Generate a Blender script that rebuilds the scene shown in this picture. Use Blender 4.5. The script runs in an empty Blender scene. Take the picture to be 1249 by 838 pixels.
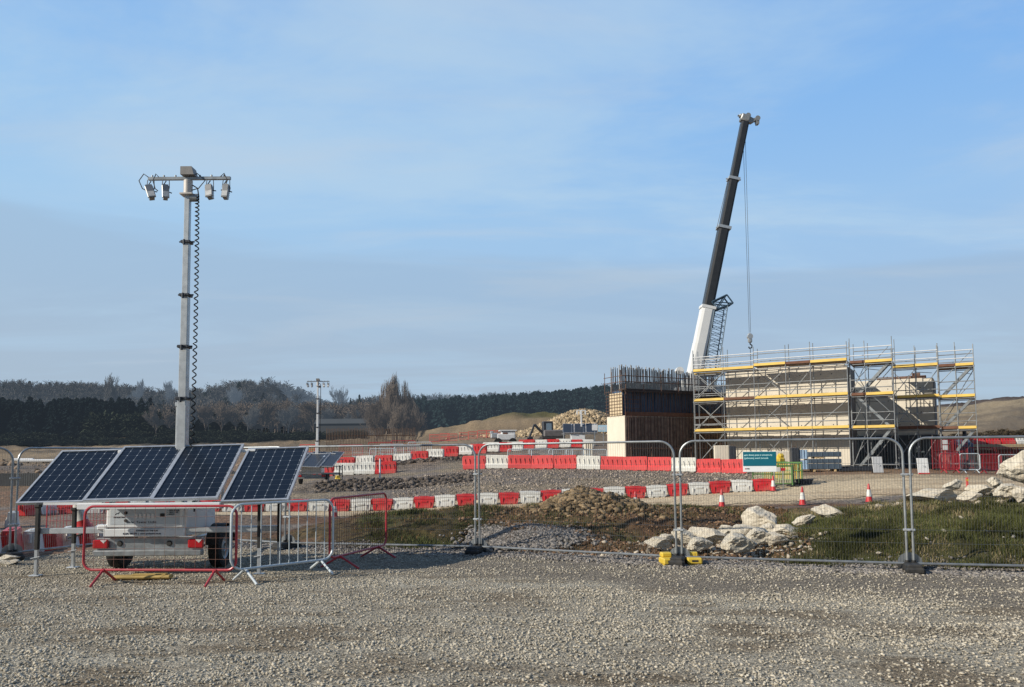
import bpy, math, random
import numpy as np
from mathutils import Vector, Matrix, Euler
random.seed(7); RNG = np.random.default_rng(11)
scene = bpy.context.scene
COL = scene.collection
R = math.radians
PI = math.pi
# ------------------------------------------------------------------ camera
EYE = 1.75; F = 940.0; TILT = R(4.0); ROLL = R(-0.45)
PPY = 559.0 - F * math.tan(TILT)
CAMM = Matrix.Rotation(R(90) + TILT, 3, 'X') @ Matrix.Rotation(ROLL, 3, 'Z')
def P(u, v, D):
    d = CAMM @ Vector(((u - 624.5) / F, -(v - PPY) / F, -1.0))
    k = D / d.y
    return Vector((d.x * k, D, EYE + d.z * k))
def HOR(u): return 559.0 + (624.5 - u) * 0.00785
def A(u): return (u - 624.5) / F * math.cos(TILT)*1.0024
def XU(u, D): return P(u, HOR(u), D).x
cd = bpy.data.cameras.new("camera"); cam = bpy.data.objects.new("camera", cd); COL.objects.link(cam)
cam.matrix_world = Matrix.Translation((0, 0, EYE)) @ CAMM.to_4x4()
cd.sensor_width = 36; cd.lens = F / 1249 * 36; cd.shift_y = (PPY - 419) / 1249
cd.clip_end = 9000; cd.clip_start = 0.1
scene.camera = cam
# ------------------------------------------------------------------ noise
def _hash(ix, iy, s):
    h = (ix.astype(np.int64) * 374761393 + iy.astype(np.int64) * 668265263 + s * 974711) & 0x7fffffff
    h = ((h ^ (h >> 13)) * 1274126177) & 0x7fffffff
    return ((h ^ (h >> 16)) & 0xffffff) / float(0xffffff)
def vnoise(x, y, s=0):
    x = np.asarray(x, float); y = np.asarray(y, float)
    ix = np.floor(x); iy = np.floor(y); fx = x - ix; fy = y - iy
    fx = fx * fx * (3 - 2 * fx); fy = fy * fy * (3 - 2 * fy)
    a = _hash(ix, iy, s); b = _hash(ix + 1, iy, s); c = _hash(ix, iy + 1, s); d = _hash(ix + 1, iy + 1, s)
    return (a + (b - a) * fx) * (1 - fy) + (c + (d - c) * fx) * fy
def fbm(x, y, o=4, s=0):
    t = 0; amp = .5; n = 0
    for i in range(o):
        t = t + vnoise(np.asarray(x) * 2 ** i, np.asarray(y) * 2 ** i, s + i * 17) * amp; n += amp; amp *= .5
    return t / n - .5
# ------------------------------------------------------------------ terrain
EDX = [-30, -20, -12, -8.97, -7.48, -4.43, -.64, 2.71, 5.98, 9, 14, 30]
EDY = [10.5, 11, 12.4, 14.0, 16.8, 15.3, 14.4, 12.7, 11.7, 10.9, 10, 9]
def edge(X): return np.interp(X, EDX, EDY)
TU = [-300, 0, 200, 330, 450, 600, 780, 900, 1000, 1100, 1249, 1600]
TD = {
 10.0: [0]*12,
 12.0: [0,0,0,0,0,0,0,0,.02,.12,.25,.3],
 13.2: [0,0,0,0,0,0,0,0,.2,.4,.5,.55],
 14.5: [0,-.03,0,0,0,.02,.08,.05,.36,.52,.55,.55],
 16.0: [0,-.1,-.08,0,.25,.28,.26,.08,.42,.60,.62,.62],
 18.0: [-.1,-.28,-.28,-.1,.44,.48,.5,.3,.38,.56,.62,.62],
 20.0: [-.2,-.38,-.4,-.3,.3,.42,.5,.36,.28,.42,.5,.5],
 24.0: [-.4,-.45,-.45,-.5,-.05,0,.1,.1,.1,.15,.3,.3],
 30.5: [-.5,-.5,-.52,-.55,-.6,-.45,-.35,-.27,-.21,-.05,.1,.2],
 35.0: [-.4,-.45,-.55,-.57,-.6,-.35,-.1,.15,.35,.45,.5,.5],
 40.0: [-.2,-.3,-.4,-.3,-.2,.2,.45,.5,.6,.65,.5,.5],
 50.0: [.1,.05,.1,.15,.35,1.1,1.0,.82,.85,.88,.6,.6],
 60.0: [.3,.3,.4,.5,1.0,1.7,1.5,1.1,.95,.95,.9,.9],
 80.0: [.6,.6,.8,1.1,2.0,2.9,2.9,1.8,1.3,1.3,1.6,1.8],
 120.: [2.4,2.4,2.6,3,3.6,4.8,4.8,3,2,2.6,4.2,4.5],
 160.: [4,4,4.2,4.5,5,6.3,6.3,4,3,6.5,9.5,10],
 220.: [5.8,5.8,6,6.5,7,9.3,9.5,7,6,15,18,18.5],
 300.: [8.5,8.5,9,9,10,13.5,17,16,16,18,19,19],
 450.: [24,23,22,20,21,27,33,30,28,26,22,22],
 600.: [47,46,44,43,37,38,42,40,38,33,27,26],
 800.: [44,43,41,39,36,40,44,42,38,33,28,26],
 4000.: [60]*12}
_DN = np.array(sorted(TD)); _UA = np.array([XU(u, 1.0) for u in TU]); _Z = np.array([TD[k] for k in _DN])
def base(X, Y):
    X = np.asarray(X, float); Y = np.maximum(np.asarray(Y, float), .5)
    a = np.clip(X / np.maximum(Y, 8), _UA[0], _UA[-1]); lD = np.log(np.clip(Y, 10, 3999))
    j = np.clip(np.searchsorted(_UA, a) - 1, 0, len(_UA) - 2); fa = (a - _UA[j]) / (_UA[j + 1] - _UA[j]); fa = fa*fa*(3-2*fa)*.5+fa*.5
    L = np.log(_DN); i = np.clip(np.searchsorted(L, lD) - 1, 0, len(L) - 2); fd = (lD - L[i]) / (L[i + 1] - L[i])
    return (_Z[i, j] * (1 - fa) + _Z[i, j + 1] * fa) * (1 - fd) + (_Z[i + 1, j] * (1 - fa) + _Z[i + 1, j + 1] * fa) * fd
def bump(X, Y, cx, cy, sx, sy, h, p=2.0):
    return h * np.exp(-(np.abs((X - cx) / sx) ** p + np.abs((Y - cy) / sy) ** p))
def ht(X, Y, rough=True):
    X = np.asarray(X, float); Y = np.asarray(Y, float)
    z = base(X, Y)
    e = edge(X); k = np.clip((Y - e - .1) / 1.2, 0, 1)
    z = z * np.where(Y < 25, k, 1)
    z = z + bump(X, Y, XU(716, 19), 19, 1.0, .9, .48, 2.6) - bump(X, Y, XU(800, 15.5), 15.3, 1.3, .5, .12)
    z = z + bump(X, Y, XU(640, 15.4), 15.4, .72, .55, .15)
    z = z + bump(X, Y, XU(655, 185), 183, 15, 20, 4.6, 2.2) + bump(X, Y, XU(318, 600), 600, 26, 120, 8) - bump(X, Y, XU(385, 560), 560, 28, 160, 9) + bump(X, Y, XU(450, 640), 640, 30, 120, 3) - bump(X, Y, XU(225, 600), 600, 20, 100, 4) + bump(X, Y, XU(60, 600), 600, 60, 100, 5) + bump(X, Y, XU(325, 360), 370, 14, 50, 5) + np.where(Y > 140, fbm(X * .25, Y * .25, 4, 15) * 1.6 * np.clip((Y - 140) / 20, 0, 1) * np.clip((250 - Y) / 30, 0, 1), 0)          # grassy spoil mound
    z = z + bump(X, Y, XU(560, 170), 170, 16, 16, 1.5)
    z = z + bump(X, Y, XU(700, 120), 120, 5, 8, 1.0)
    z = z + bump(X, Y, XU(30, 75), 75, 10, 8, .8) + bump(X, Y, XU(430, 45), 45, 4.5, 1.0, .45) + bump(X, Y, XU(505, 58), 58, 4.5, 1.6, .5) + bump(X, Y, XU(330, 30), 30, 3, 1, .15)
    if rough:
        am = np.clip((Y - e - .3) / 1.0, 0, 1)
        amp = np.where(Y < 23, .26, np.where(Y < 37, .035, np.where(Y < 60, .10, .3))) * am
        z = z + fbm(X * .9, Y * .9, 4, 5) * amp
        z = z + np.where((Y < 23) & (X > 2), fbm(X * 2.6, Y * 2.6, 3, 12) * .2 * am, 0)
        z = z + np.where((Y < 23), fbm(X * 5, Y * 5, 3, 9) * .09 * am, 0)
        z = z + np.where(Y > 60, fbm(X * .12, Y * .12, 4, 3) * np.clip((Y - 60) / 80, 0, 1) * 1.6, 0)
        z = z + np.where(Y > 250, fbm(X * .008, Y * .008, 3, 8) * 9, 0)
    return z
def gz(X, Y): return float(ht(X, Y))
def G(u, D, dz=0.0):
    X = XU(u, D); return Vector((X, D, gz(X, D) + dz))
# ------------------------------------------------------------------ materials
def srgb(r, g, b):
    f = lambda c: (c / 255 / 12.92) if c / 255 <= .04045 else ((c / 255 + .055) / 1.055) ** 2.4
    return (f(r), f(g), f(b))
MATS = {}
def mat(name, col, rough=.6, metal=0.0, var=.12, scale=6.0, bump_=0.0, bscale=40.0, island=0.0, dirt=None, dirtamt=.4, spec=.5, coat=0, haze=0.0):
    if name in MATS: return MATS[name]
    m = bpy.data.materials.new(name); m.use_nodes = True; nt = m.node_tree; N = nt.nodes; L = nt.links
    b = N['Principled BSDF']; b.inputs['Roughness'].default_value = rough; b.inputs['Metallic'].default_value = metal
    b.inputs['Specular IOR Level'].default_value = spec; b.inputs['Coat Weight'].default_value = coat
    tc = N.new('ShaderNodeTexCoord'); no = N.new('ShaderNodeTexNoise'); no.inputs['Scale'].default_value = scale; no.inputs['Detail'].default_value = 5
    L.new(tc.outputs['Object'], no.inputs['Vector'])
    mr = N.new('ShaderNodeMapRange'); mr.inputs[1].default_value = .3; mr.inputs[2].default_value = .7
    mr.inputs[3].default_value = 1 - var; mr.inputs[4].default_value = 1 + var; L.new(no.outputs[0], mr.inputs[0])
    vm = N.new('ShaderNodeVectorMath'); vm.operation = 'SCALE'; vm.inputs[0].default_value = col; L.new(mr.outputs[0], vm.inputs['Scale'])
    out = vm.outputs[0]
    if island > 0:
        ge = N.new('ShaderNodeNewGeometry'); m2 = N.new('ShaderNodeMapRange'); m2.inputs[3].default_value = 1 - island; m2.inputs[4].default_value = 1 + island
        L.new(ge.outputs['Random Per Island'], m2.inputs[0]); v2 = N.new('ShaderNodeVectorMath'); v2.operation = 'SCALE'
        L.new(out, v2.inputs[0]); L.new(m2.outputs[0], v2.inputs['Scale']); out = v2.outputs[0]
    if dirt:
        n2 = N.new('ShaderNodeTexNoise'); n2.inputs['Scale'].default_value = scale * .7; n2.inputs['Detail'].default_value = 8; n2.inputs['Roughness'].default_value = .7
        L.new(tc.outputs['Object'], n2.inputs['Vector'])
        m3 = N.new('ShaderNodeMapRange'); m3.inputs[1].default_value = .45; m3.inputs[2].default_value = .75; m3.inputs[4].default_value = dirtamt; L.new(n2.outputs[0], m3.inputs[0])
        mx = N.new('ShaderNodeMix'); mx.data_type = 'RGBA'; L.new(m3.outputs[0], mx.inputs[0]); L.new(out, mx.inputs[6]); mx.inputs[7].default_value = (*dirt, 1); out = mx.outputs[2]
    L.new(out, b.inputs['Base Color'])
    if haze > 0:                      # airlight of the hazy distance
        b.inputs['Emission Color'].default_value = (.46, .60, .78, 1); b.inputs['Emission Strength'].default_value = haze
    if bump_ > 0:
        n3 = N.new('ShaderNodeTexNoise'); n3.inputs['Scale'].default_value = bscale; n3.inputs['Detail'].default_value = 6; L.new(tc.outputs['Object'], n3.inputs['Vector'])
        bp = N.new('ShaderNodeBump'); bp.inputs['Strength'].default_value = bump_; bp.inputs['Distance'].default_value = .02
        L.new(n3.outputs[0], bp.inputs['Height']); L.new(bp.outputs[0], b.inputs['Normal'])
    MATS[name] = m; return m
DUST = (.30, .25, .18)
M_galv = mat('galvanised', (.31, .33, .34), .42, .6, .22, 9, dirt=(.2, .19, .17), dirtamt=.35)
M_galv2 = mat('galvanised_pale', (.47, .49, .50), .42, .5, .15, 9)
M_wire = mat('mesh_wire', (.24, .25, .25), .45, .6, .1, 5)
M_red = mat('red_paint', (.46, .035, .035), .42, 0, .15, 8, dirt=DUST, dirtamt=.25)
M_white = mat('white_paint', (.72, .73, .73), .4, 0, .05, 4, dirt=DUST, dirtamt=.22)
M_rplast = mat('red_plastic', (.56, .022, .028), .42, 0, .12, 2.5, dirt=DUST, dirtamt=.55)
M_rplast2 = mat('faded_red_plastic', (.74, .09, .085), .45, 0, .12, 2.5, dirt=DUST, dirtamt=.12)
M_wplast = mat('white_plastic', (.70, .70, .66), .45, 0, .06, 2.5, dirt=DUST, dirtamt=.6)
M_wplast2 = mat('clean_white_plastic', (.82, .80, .72), .45, 0, .06, 2.5, dirt=DUST, dirtamt=.2)
M_black = mat('black_rubber', (.018, .018, .018), .7, 0, .2, 12, dirt=DUST, dirtamt=.12)
M_dark = mat('dark_steel', (.045, .05, .06), .5, .3, .2, 6)
M_tail = mat('tail_lamp', (.42, .01, .015), .18, 0, .1, 30, spec=.7)
M_yellow = mat('yellow_plastic', (.68, .47, .04), .5, 0, .12, 5, dirt=DUST, dirtamt=.3)
M_yboard = mat('yellow_toe_board', (.80, .54, .12), .55, 0, .12, 1.5, dirt=(.5,.4,.2), dirtamt=.4)
M_timber = mat('brown_timber', (.16, .075, .045), .8, 0, .25, 4)
M_deck = mat('deck_boards', (.23, .17, .12), .85, 0, .25, 4)
M_conc = mat('pale_concrete', (.72, .65, .53), .85, 0, .08, .8, .5, 10, dirt=(.42, .36, .28), dirtamt=.35)
M_concd = mat('grey_concrete', (.19, .135, .11), .85, 0, .14, 1.2, .4, 8)
M_rust = mat('rebar_steel', (.15, .085, .06), .7, .2, .3, 8)
M_rebar2 = mat('weathered_rebar', (.36, .33, .29), .6, .3, .25, 5)
M_blue = mat('blue_form_panel', (.03, .075, .15), .5, 0, .2, 2)
M_bluel = mat('pale_blue_plastic', (.32, .46, .62), .45, 0, .12, 6)
M_ply = mat('plywood', (.62, .44, .22), .8, 0, .2, 3)
M_rock = mat('limestone', (.60, .54, .43), .9, 0, .2, 2.2, 1.0, 9, dirt=(.24, .18, .12), dirtamt=.8)
M_green = mat('green_plastic', (.10, .24, .07), .5, 0, .2, 5)
M_teal = mat('teal_sign', (.0, .12, .17), .45, 0, .04, 5)
M_scaf = mat('scaffold_tube', (.34, .35, .35), .42, .5, .25, 3)
M_endc = mat('painted_shade_concrete', (.17, .15, .13), .9, 0, .15, .8)  # dry concrete; the shade on the wall ends is put into this dark colour
M_glass = mat('dark_glass', (.02, .03, .04), .08, 0, .05, 3, spec=.8)
M_lens = mat('lamp_lens', (.62, .62, .60), .2, 0, .1, 20)
M_lampg = mat('lamp_grey', (.30, .30, .29), .45, .4, .15, 10)
M_tread = mat('tyre', (.012, .012, .013), .75, 0, .3, 15, .6, 50)
M_ink = mat('printed_ink', (.02, .03, .05), .5, 0, .02, 4)
M_tealt = mat('pale_teal_print', (.42, .68, .70), .5, 0, .02, 4)
# ------------------------------------------------------------------ mesh builder
class MB:
    def __init__(s): s.v = []; s.f = []; s.m = []; s.sm = []; s.mi = 0
    def _add(s, vs, fs, smooth=False):
        o = len(s.v); s.v += [tuple(x) for x in vs]
        for f in fs: s.f.append([i + o for i in f]); s.m.append(s.mi); s.sm.append(smooth)
        return s
    def box(s, c, d, rot=None, taper=None):
        c = Vector(c); hx, hy, hz = d[0] / 2, d[1] / 2, d[2] / 2; t = taper or (1, 1)
        vs = []
        for z in (-1, 1):
            k = t if z > 0 else (1, 1)
            for x, y in ((-1, -1), (1, -1), (1, 1), (-1, 1)):
                p = Vector((x * hx * k[0], y * hy * k[1], z * hz)); vs.append((rot @ p if rot else p) + c)
        return s._add(vs, [(3, 2, 1, 0), (4, 5, 6, 7), (0, 1, 5, 4), (1, 2, 6, 5), (2, 3, 7, 6), (3, 0, 4, 7)])
    def bbox(s, c, d, b=.01, rot=None):
        """box with chamfered edges"""
        c = Vector(c); h = [d[0] / 2, d[1] / 2, d[2] / 2]; b = min(b, min(h) * .9)
        vs = []; idx = {}
        for sx in (-1, 1):
            for sy in (-1, 1):
                for sz in (-1, 1):
                    for ax in range(3):
                        p = [sx * (h[0] - b), sy * (h[1] - b), sz * (h[2] - b)]; p[ax] = (sx, sy, sz)[ax] * h[ax]
                        idx[(sx, sy, sz, ax)] = len(vs); p = Vector(p); vs.append((rot @ p if rot else p) + c)
        fs = []
        for ax in range(3):
            o = [i for i in range(3) if i != ax]
            for sg in (-1, 1):
                q = []
                for a, e in ((-1, -1), (1, -1), (1, 1), (-1, 1)):
                    k = [0, 0, 0]; k[ax] = sg; k[o[0]] = a; k[o[1]] = e; q.append(idx[(*k, ax)])
                fs.append(q)
        for ax in range(3):
            o = [i for i in range(3) if i != ax]
            for a in (-1, 1):
                for e in (-1, 1):
                    k0 = [0, 0, 0]; k0[o[0]] = a; k0[o[1]] = e; k1 = list(k0); k0[ax] = -1; k1[ax] = 1
                    fs.append([idx[(*k0, o[0])], idx[(*k1, o[0])], idx[(*k1, o[1])], idx[(*k0, o[1])]])
        for sx in (-1, 1):
            for sy in (-1, 1):
                for sz in (-1, 1): fs.append([idx[(sx, sy, sz, i)] for i in range(3)])
        return s._add(vs, fs)
    def cyl(s, a, b, r, r2=None, n=8, caps=True, smooth=True):
        a = Vector(a); b = Vector(b); r2 = r if r2 is None else r2; d = (b - a)
        if d.length < 1e-6: return s
        q = d.to_track_quat('Z', 'Y').to_matrix(); vs = []
        for c, rr in ((a, r), (b, r2)):
            for i in range(n):
                t = 2 * PI * (i + .5) / n; vs.append(c + q @ Vector((math.cos(t) * rr, math.sin(t) * rr, 0)))
        s._add(vs, [(i, (i + 1) % n, n + (i + 1) % n, n + i) for i in range(n)], smooth)
        if caps:
            o = len(s.v) - 2 * n
            s.f.append([o + i for i in reversed(range(n))]); s.m.append(s.mi); s.sm.append(False)
            s.f.append([o + n + i for i in range(n)]); s.m.append(s.mi); s.sm.append(False)
        return s
    def tube(s, pts, r, n=8, closed=False):
        pts = [Vector(p) for p in pts]; N = len(pts); rings = []; up = None
        for i in range(N):
            if closed: d = pts[(i + 1) % N] - pts[i - 1]
            else: d = pts[min(i + 1, N - 1)] - pts[max(i - 1, 0)]
            d.normalize()
            if up is None: up = d.orthogonal().normalized()
            up = (up - d * up.dot(d)).normalized(); w = d.cross(up)
            rings.append([pts[i] + (up * math.cos(2 * PI * k / n) + w * math.sin(2 * PI * k / n)) * r for k in range(n)])
        vs = [p for rg in rings for p in rg]; fs = []
        for i in range(N if closed else N - 1):
            j = (i + 1) % N
            for k in range(n): fs.append((i * n + k, i * n + (k + 1) % n, j * n + (k + 1) % n, j * n + k))
        if not closed: fs.append(tuple(reversed(range(n)))); fs.append(tuple((N - 1) * n + k for k in range(n)))
        return s._add(vs, fs, True)
    def lathe(s, prof, n=20, M=None, smooth=True):
        vs = []; k = len(prof)
        for i in range(n):
            t = 2 * PI * i / n
            for r, z in prof:
                p = Vector((r * math.cos(t), r * math.sin(t), z)); vs.append(M @ p if M else p)
        fs = []
        for i in range(n):
            j = (i + 1) % n
            for q in range(k - 1): fs.append((i * k + q, j * k + q, j * k + q + 1, i * k + q + 1))
        return s._add(vs, fs, smooth)
    def prism(s, poly, y0, y1, M=None):
        """polygon in XZ extruded along Y"""
        n = len(poly); vs = [Vector((x, y0, z)) for x, z in poly] + [Vector((x, y1, z)) for x, z in poly]
        if M: vs = [M @ p for p in vs]
        return s._add(vs, [tuple(range(n)), tuple(reversed(range(n, 2 * n)))] + [(i, i + n, (i + 1) % n + n, (i + 1) % n) for i in range(n)])
    def build(s, name, mats, parent=None):
        if not isinstance(mats, (list, tuple)): mats = [mats]
        me = bpy.data.meshes.new(name); me.from_pydata(s.v, [], s.f)
        for m in mats: me.materials.append(m)
        me.polygons.foreach_set('material_index', s.m); me.polygons.foreach_set('use_smooth', s.sm)
        me.validate(); me.update()
        if any(s.sm):
            try: me.set_sharp_from_angle(angle=R(40))
            except Exception: pass
        o = bpy.data.objects.new(name, me); COL.objects.link(o)
        if parent: o.parent = parent
        return o
def tag(o, label=None, cat=None, group=None, kind=None):
    if label: o['label'] = label
    if cat: o['category'] = cat
    if group: o['group'] = group
    if kind: o['kind'] = kind
    return o
def thing(name, label, cat, loc=(0, 0, 0), rz=0.0, group=None):
    o = bpy.data.objects.new(name, None); COL.objects.link(o); o.empty_display_size = .3
    o.location = loc; o.rotation_euler = (0, 0, rz); return tag(o, label, cat, group)
def dup(root, label=None, loc=None, rz=None, group=None, scale=None):
    def cp(o, par):
        c = o.copy(); COL.objects.link(c)
        if par: c.parent = par
        for ch in [x for x in KIDS.get(o.name, o.children)]: cp(ch, c)
        return c
    r = cp(root, None)
    if label: r['label'] = label
    if group: r['group'] = group
    if loc is not None: r.location = loc
    if rz is not None: r.rotation_euler = (0, 0, rz)
    if scale is not None: r.scale = (scale,) * 3 if not isinstance(scale, (tuple, list)) else scale
    return r
KIDS = {}
def np_object(name, V, Fc, mats, smooth=False, midx=None, attr=None):
    """fast mesh from numpy arrays (Fc: n x 3 or n x 4)"""
    me = bpy.data.meshes.new(name); k = Fc.shape[1]
    me.vertices.add(len(V)); me.vertices.foreach_set('co', V.astype(np.float32).ravel())
    me.loops.add(Fc.size); me.loops.foreach_set('vertex_index', Fc.astype(np.int32).ravel())
    me.polygons.add(len(Fc)); me.polygons.foreach_set('loop_start', np.arange(0, Fc.size, k, dtype=np.int32))
    me.polygons.foreach_set('loop_total', np.full(len(Fc), k, np.int32))
    if midx is not None: me.polygons.foreach_set('material_index', midx.astype(np.int32))
    if smooth: me.polygons.foreach_set('use_smooth', np.ones(len(Fc), bool))
    for m in (mats if isinstance(mats, (list, tuple)) else [mats]): me.materials.append(m)
    me.update(calc_edges=True)
    if attr is not None:
        ca = me.color_attributes.new('tint', 'FLOAT_COLOR', 'POINT')
        c = np.ones((len(V), 4), np.float32); c[:, :3] = attr; ca.data.foreach_set('color', c.ravel())
    o = bpy.data.objects.new(name, me); COL.objects.link(o); return o
def text_mesh(name, body, size, M, material, parent, align='LEFT', extrude=.001, spacing=1.0, flip=False):
    cu = bpy.data.curves.new(name, 'FONT'); cu.body = body; cu.size = size; cu.align_x = align; cu.extrude = extrude; cu.space_character = spacing; cu.resolution_u = 2; cu.offset = size * .03
    t = bpy.data.objects.new(name + '_tmp', cu); COL.objects.link(t); bpy.context.view_layer.update()
    me = bpy.data.meshes.new_from_object(t.evaluated_get(bpy.context.evaluated_depsgraph_get())); bpy.data.objects.remove(t)
    if flip: me.transform(Matrix.Diagonal((1, -1, 1, 1)))
    me.transform(M); me.materials.clear(); me.materials.append(material)
    o = bpy.data.objects.new(name, me); COL.objects.link(o); o.parent = parent; return o
UPR = Matrix.Rotation(R(90), 4, 'X')       # text plane -> faces -Y
ORD = ['first','second','third','fourth','fifth','sixth','seventh','eighth','ninth','tenth','eleventh','twelfth','thirteenth','fourteenth','fifteenth','sixteenth','seventeenth','eighteenth','nineteenth','twentieth','twenty-first','twenty-second','twenty-third','twenty-fourth','twenty-fifth','twenty-sixth','twenty-seventh','twenty-eighth','twenty-ninth','thirtieth','thirty-first','thirty-second','thirty-third','thirty-fourth','thirty-fifth','thirty-sixth']
# ------------------------------------------------------------------ light and sky
SUN_AZ_DIR = Vector((-.92, -.39, 0)).normalized(); SUN_EL = R(29)
w = bpy.data.worlds.new('World'); scene.world = w; w.use_nodes = True
nt = w.node_tree; N = nt.nodes; L = nt.links; bg = N['Background']
sky = N.new('ShaderNodeTexSky'); sky.sky_type = 'NISHITA'; sky.sun_disc = False; sky.sun_elevation = SUN_EL
sky.sun_rotation = math.atan2(SUN_AZ_DIR.x, SUN_AZ_DIR.y); sky.air_density = 1.2; sky.dust_density = 1.5; sky.ozone_density = 1.5
tc = N.new('ShaderNodeTexCoord'); sep = N.new('ShaderNodeSeparateXYZ'); L.new(tc.outputs['Generated'], sep.inputs[0])
ramp = N.new('ShaderNodeValToRGB'); cr = ramp.color_ramp
stops = [(0.0, (178, 194, 205)), (.05, (173, 191, 208)), (.13, (173, 195, 217)), (.2, (168, 198, 226)), (.30, (165, 203, 236)), (.42, (146, 194, 240)), (.54, (120, 174, 235)), (.72, (66, 104, 170)), (1.0, (40, 72, 135))]
cr.elements[0].position = 0; cr.elements[1].position = 1
cr.elements[0].color = (*srgb(*stops[0][1]), 1); cr.elements[1].color = (*srgb(*stops[-1][1]), 1)
for p, c in stops[1:-1]:
    e = cr.elements.new(p); e.color = (*srgb(*c), 1)
L.new(sep.outputs[2], ramp.inputs[0])
# darker blue towards the right (away from the sun)
dr = N.new('ShaderNodeMapRange'); dr.inputs[1].default_value = -.6; dr.inputs[2].default_value = .7; dr.inputs[3].default_value = 0; dr.inputs[4].default_value = .55
L.new(sep.outputs[0], dr.inputs[0])
zf = N.new('ShaderNodeMapRange'); zf.inputs[1].default_value = .1; zf.inputs[2].default_value = .45; L.new(sep.outputs[2], zf.inputs[0])
mu = N.new('ShaderNodeMath'); mu.operation = 'MULTIPLY'; L.new(dr.outputs[0], mu.inputs[0]); L.new(zf.outputs[0], mu.inputs[1])
mxa = N.new('ShaderNodeMix'); mxa.data_type = 'RGBA'; L.new(mu.outputs[0], mxa.inputs[0]); L.new(ramp.outputs[0], mxa.inputs[6]); mxa.inputs[7].default_value = (*srgb(112, 165, 232), 1)
# cirrus: planar projection onto a high layer, stretched noise
zc = N.new('ShaderNodeMath'); zc.operation = 'MAXIMUM'; zc.inputs[1].default_value = .02; L.new(sep.outputs[2], zc.inputs[0])
za = N.new('ShaderNodeMath'); za.operation = 'ADD'; za.inputs[1].default_value = .06; L.new(zc.outputs[0], za.inputs[0])
dx = N.new('ShaderNodeMath'); dx.operation = 'DIVIDE'; L.new(sep.outputs[0], dx.inputs[0]); L.new(za.outputs[0], dx.inputs[1])
dy = N.new('ShaderNodeMath'); dy.operation = 'DIVIDE'; L.new(sep.outputs[1], dy.inputs[0]); L.new(za.outputs[0], dy.inputs[1])
cb = N.new('ShaderNodeCombineXYZ'); L.new(dx.outputs[0], cb.inputs[0]); L.new(dy.outputs[0], cb.inputs[1])
def cloud(scale_xyz, rot, sc, lo, hi, amt, seed):
    mp = N.new('ShaderNodeMapping'); mp.inputs['Scale'].default_value = scale_xyz; mp.inputs['Rotation'].default_value = (0, 0, rot); mp.inputs['Location'].default_value = (seed, seed * .7, 0)
    L.new(cb.outputs[0], mp.inputs[0]); n = N.new('ShaderNodeTexNoise'); n.inputs['Scale'].default_value = sc; n.inputs['Detail'].default_value = 7; n.inputs['Roughness'].default_value = .58; n.inputs['Distortion'].default_value = .7
    L.new(mp.outputs[0], n.inputs[0]); m = N.new('ShaderNodeMapRange'); m.interpolation_type = 'SMOOTHSTEP'; m.inputs[1].default_value = lo; m.inputs[2].default_value = hi; m.inputs[4].default_value = amt; L.new(n.outputs[0], m.inputs[0]); return m.outputs[0]
c1 = cloud((.5, 1.0, 1), .75, .9, .44, .70, .85, 3.1)
c2 = cloud((.35, 1.0, 1), .95, 1.1, .50, .72, .55, 9.4)
mx1 = N.new('ShaderNodeMix'); mx1.data_type = 'RGBA'; L.new(c1, mx1.inputs[0]); L.new(mxa.outputs[2], mx1.inputs[6]); mx1.inputs[7].default_value = (*srgb(180, 209, 234), 1)
mx2 = N.new('ShaderNodeMix'); mx2.data_type = 'RGBA'; L.new(c2, mx2.inputs[0]); L.new(mx1.outputs[2], mx2.inputs[6]); mx2.inputs[7].default_value = (*srgb(192, 208, 224), 1)
# low grey-blue cloud bank near the horizon
bk = N.new('ShaderNodeTexNoise'); bk.inputs['Scale'].default_value = 2.4; bk.inputs['Detail'].default_value = 4
mpb = N.new('ShaderNodeMapping'); mpb.inputs['Scale'].default_value = (.7, .7, 7); L.new(tc.outputs['Generated'], mpb.inputs[0]); L.new(mpb.outputs[0], bk.inputs[0])
bs0 = N.new('ShaderNodeMath'); bs0.operation = 'MULTIPLY_ADD'; bs0.inputs[1].default_value = .055; L.new(sep.outputs[0], bs0.inputs[0]); L.new(sep.outputs[2], bs0.inputs[2])
bsum = N.new('ShaderNodeMath'); bsum.operation = 'MULTIPLY_ADD'; bsum.inputs[1].default_value = .11; L.new(bk.outputs[0], bsum.inputs[0]); L.new(bs0.outputs[0], bsum.inputs[2])
bm = N.new('ShaderNodeMapRange'); bm.interpolation_type = 'SMOOTHSTEP'; bm.inputs[1].default_value = .325; bm.inputs[2].default_value = .295; bm.inputs[3].default_value = 0; bm.inputs[4].default_value = .36; L.new(bsum.outputs[0], bm.inputs[0])
mx3 = N.new('ShaderNodeMix'); mx3.data_type = 'RGBA'; L.new(bm.outputs[0], mx3.inputs[0]); L.new(mx2.outputs[2], mx3.inputs[6]); mx3.inputs[7].default_value = (*srgb(156, 176, 198), 1)
sc = N.new('ShaderNodeVectorMath'); sc.operation = 'SCALE'; sc.inputs['Scale'].default_value = 10; L.new(mx3.outputs[2], sc.inputs[0])
mx4 = N.new('ShaderNodeMix'); mx4.data_type = 'RGBA'; mx4.inputs[0].default_value = .93; L.new(sky.outputs[0], mx4.inputs[6]); L.new(sc.outputs[0], mx4.inputs[7])
by = N.new('ShaderNodeMapRange'); by.inputs[1].default_value = -.35; by.inputs[2].default_value = .3; by.inputs[3].default_value = .5; by.inputs[4].default_value = 1; L.new(sep.outputs[1], by.inputs[0])
sc2 = N.new('ShaderNodeVectorMath'); sc2.operation = 'SCALE'; L.new(mx4.outputs[2], sc2.inputs[0]); L.new(by.outputs[0], sc2.inputs['Scale'])
L.new(sc2.outputs[0], bg.inputs[0]); bg.inputs[1].default_value = .104
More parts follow.
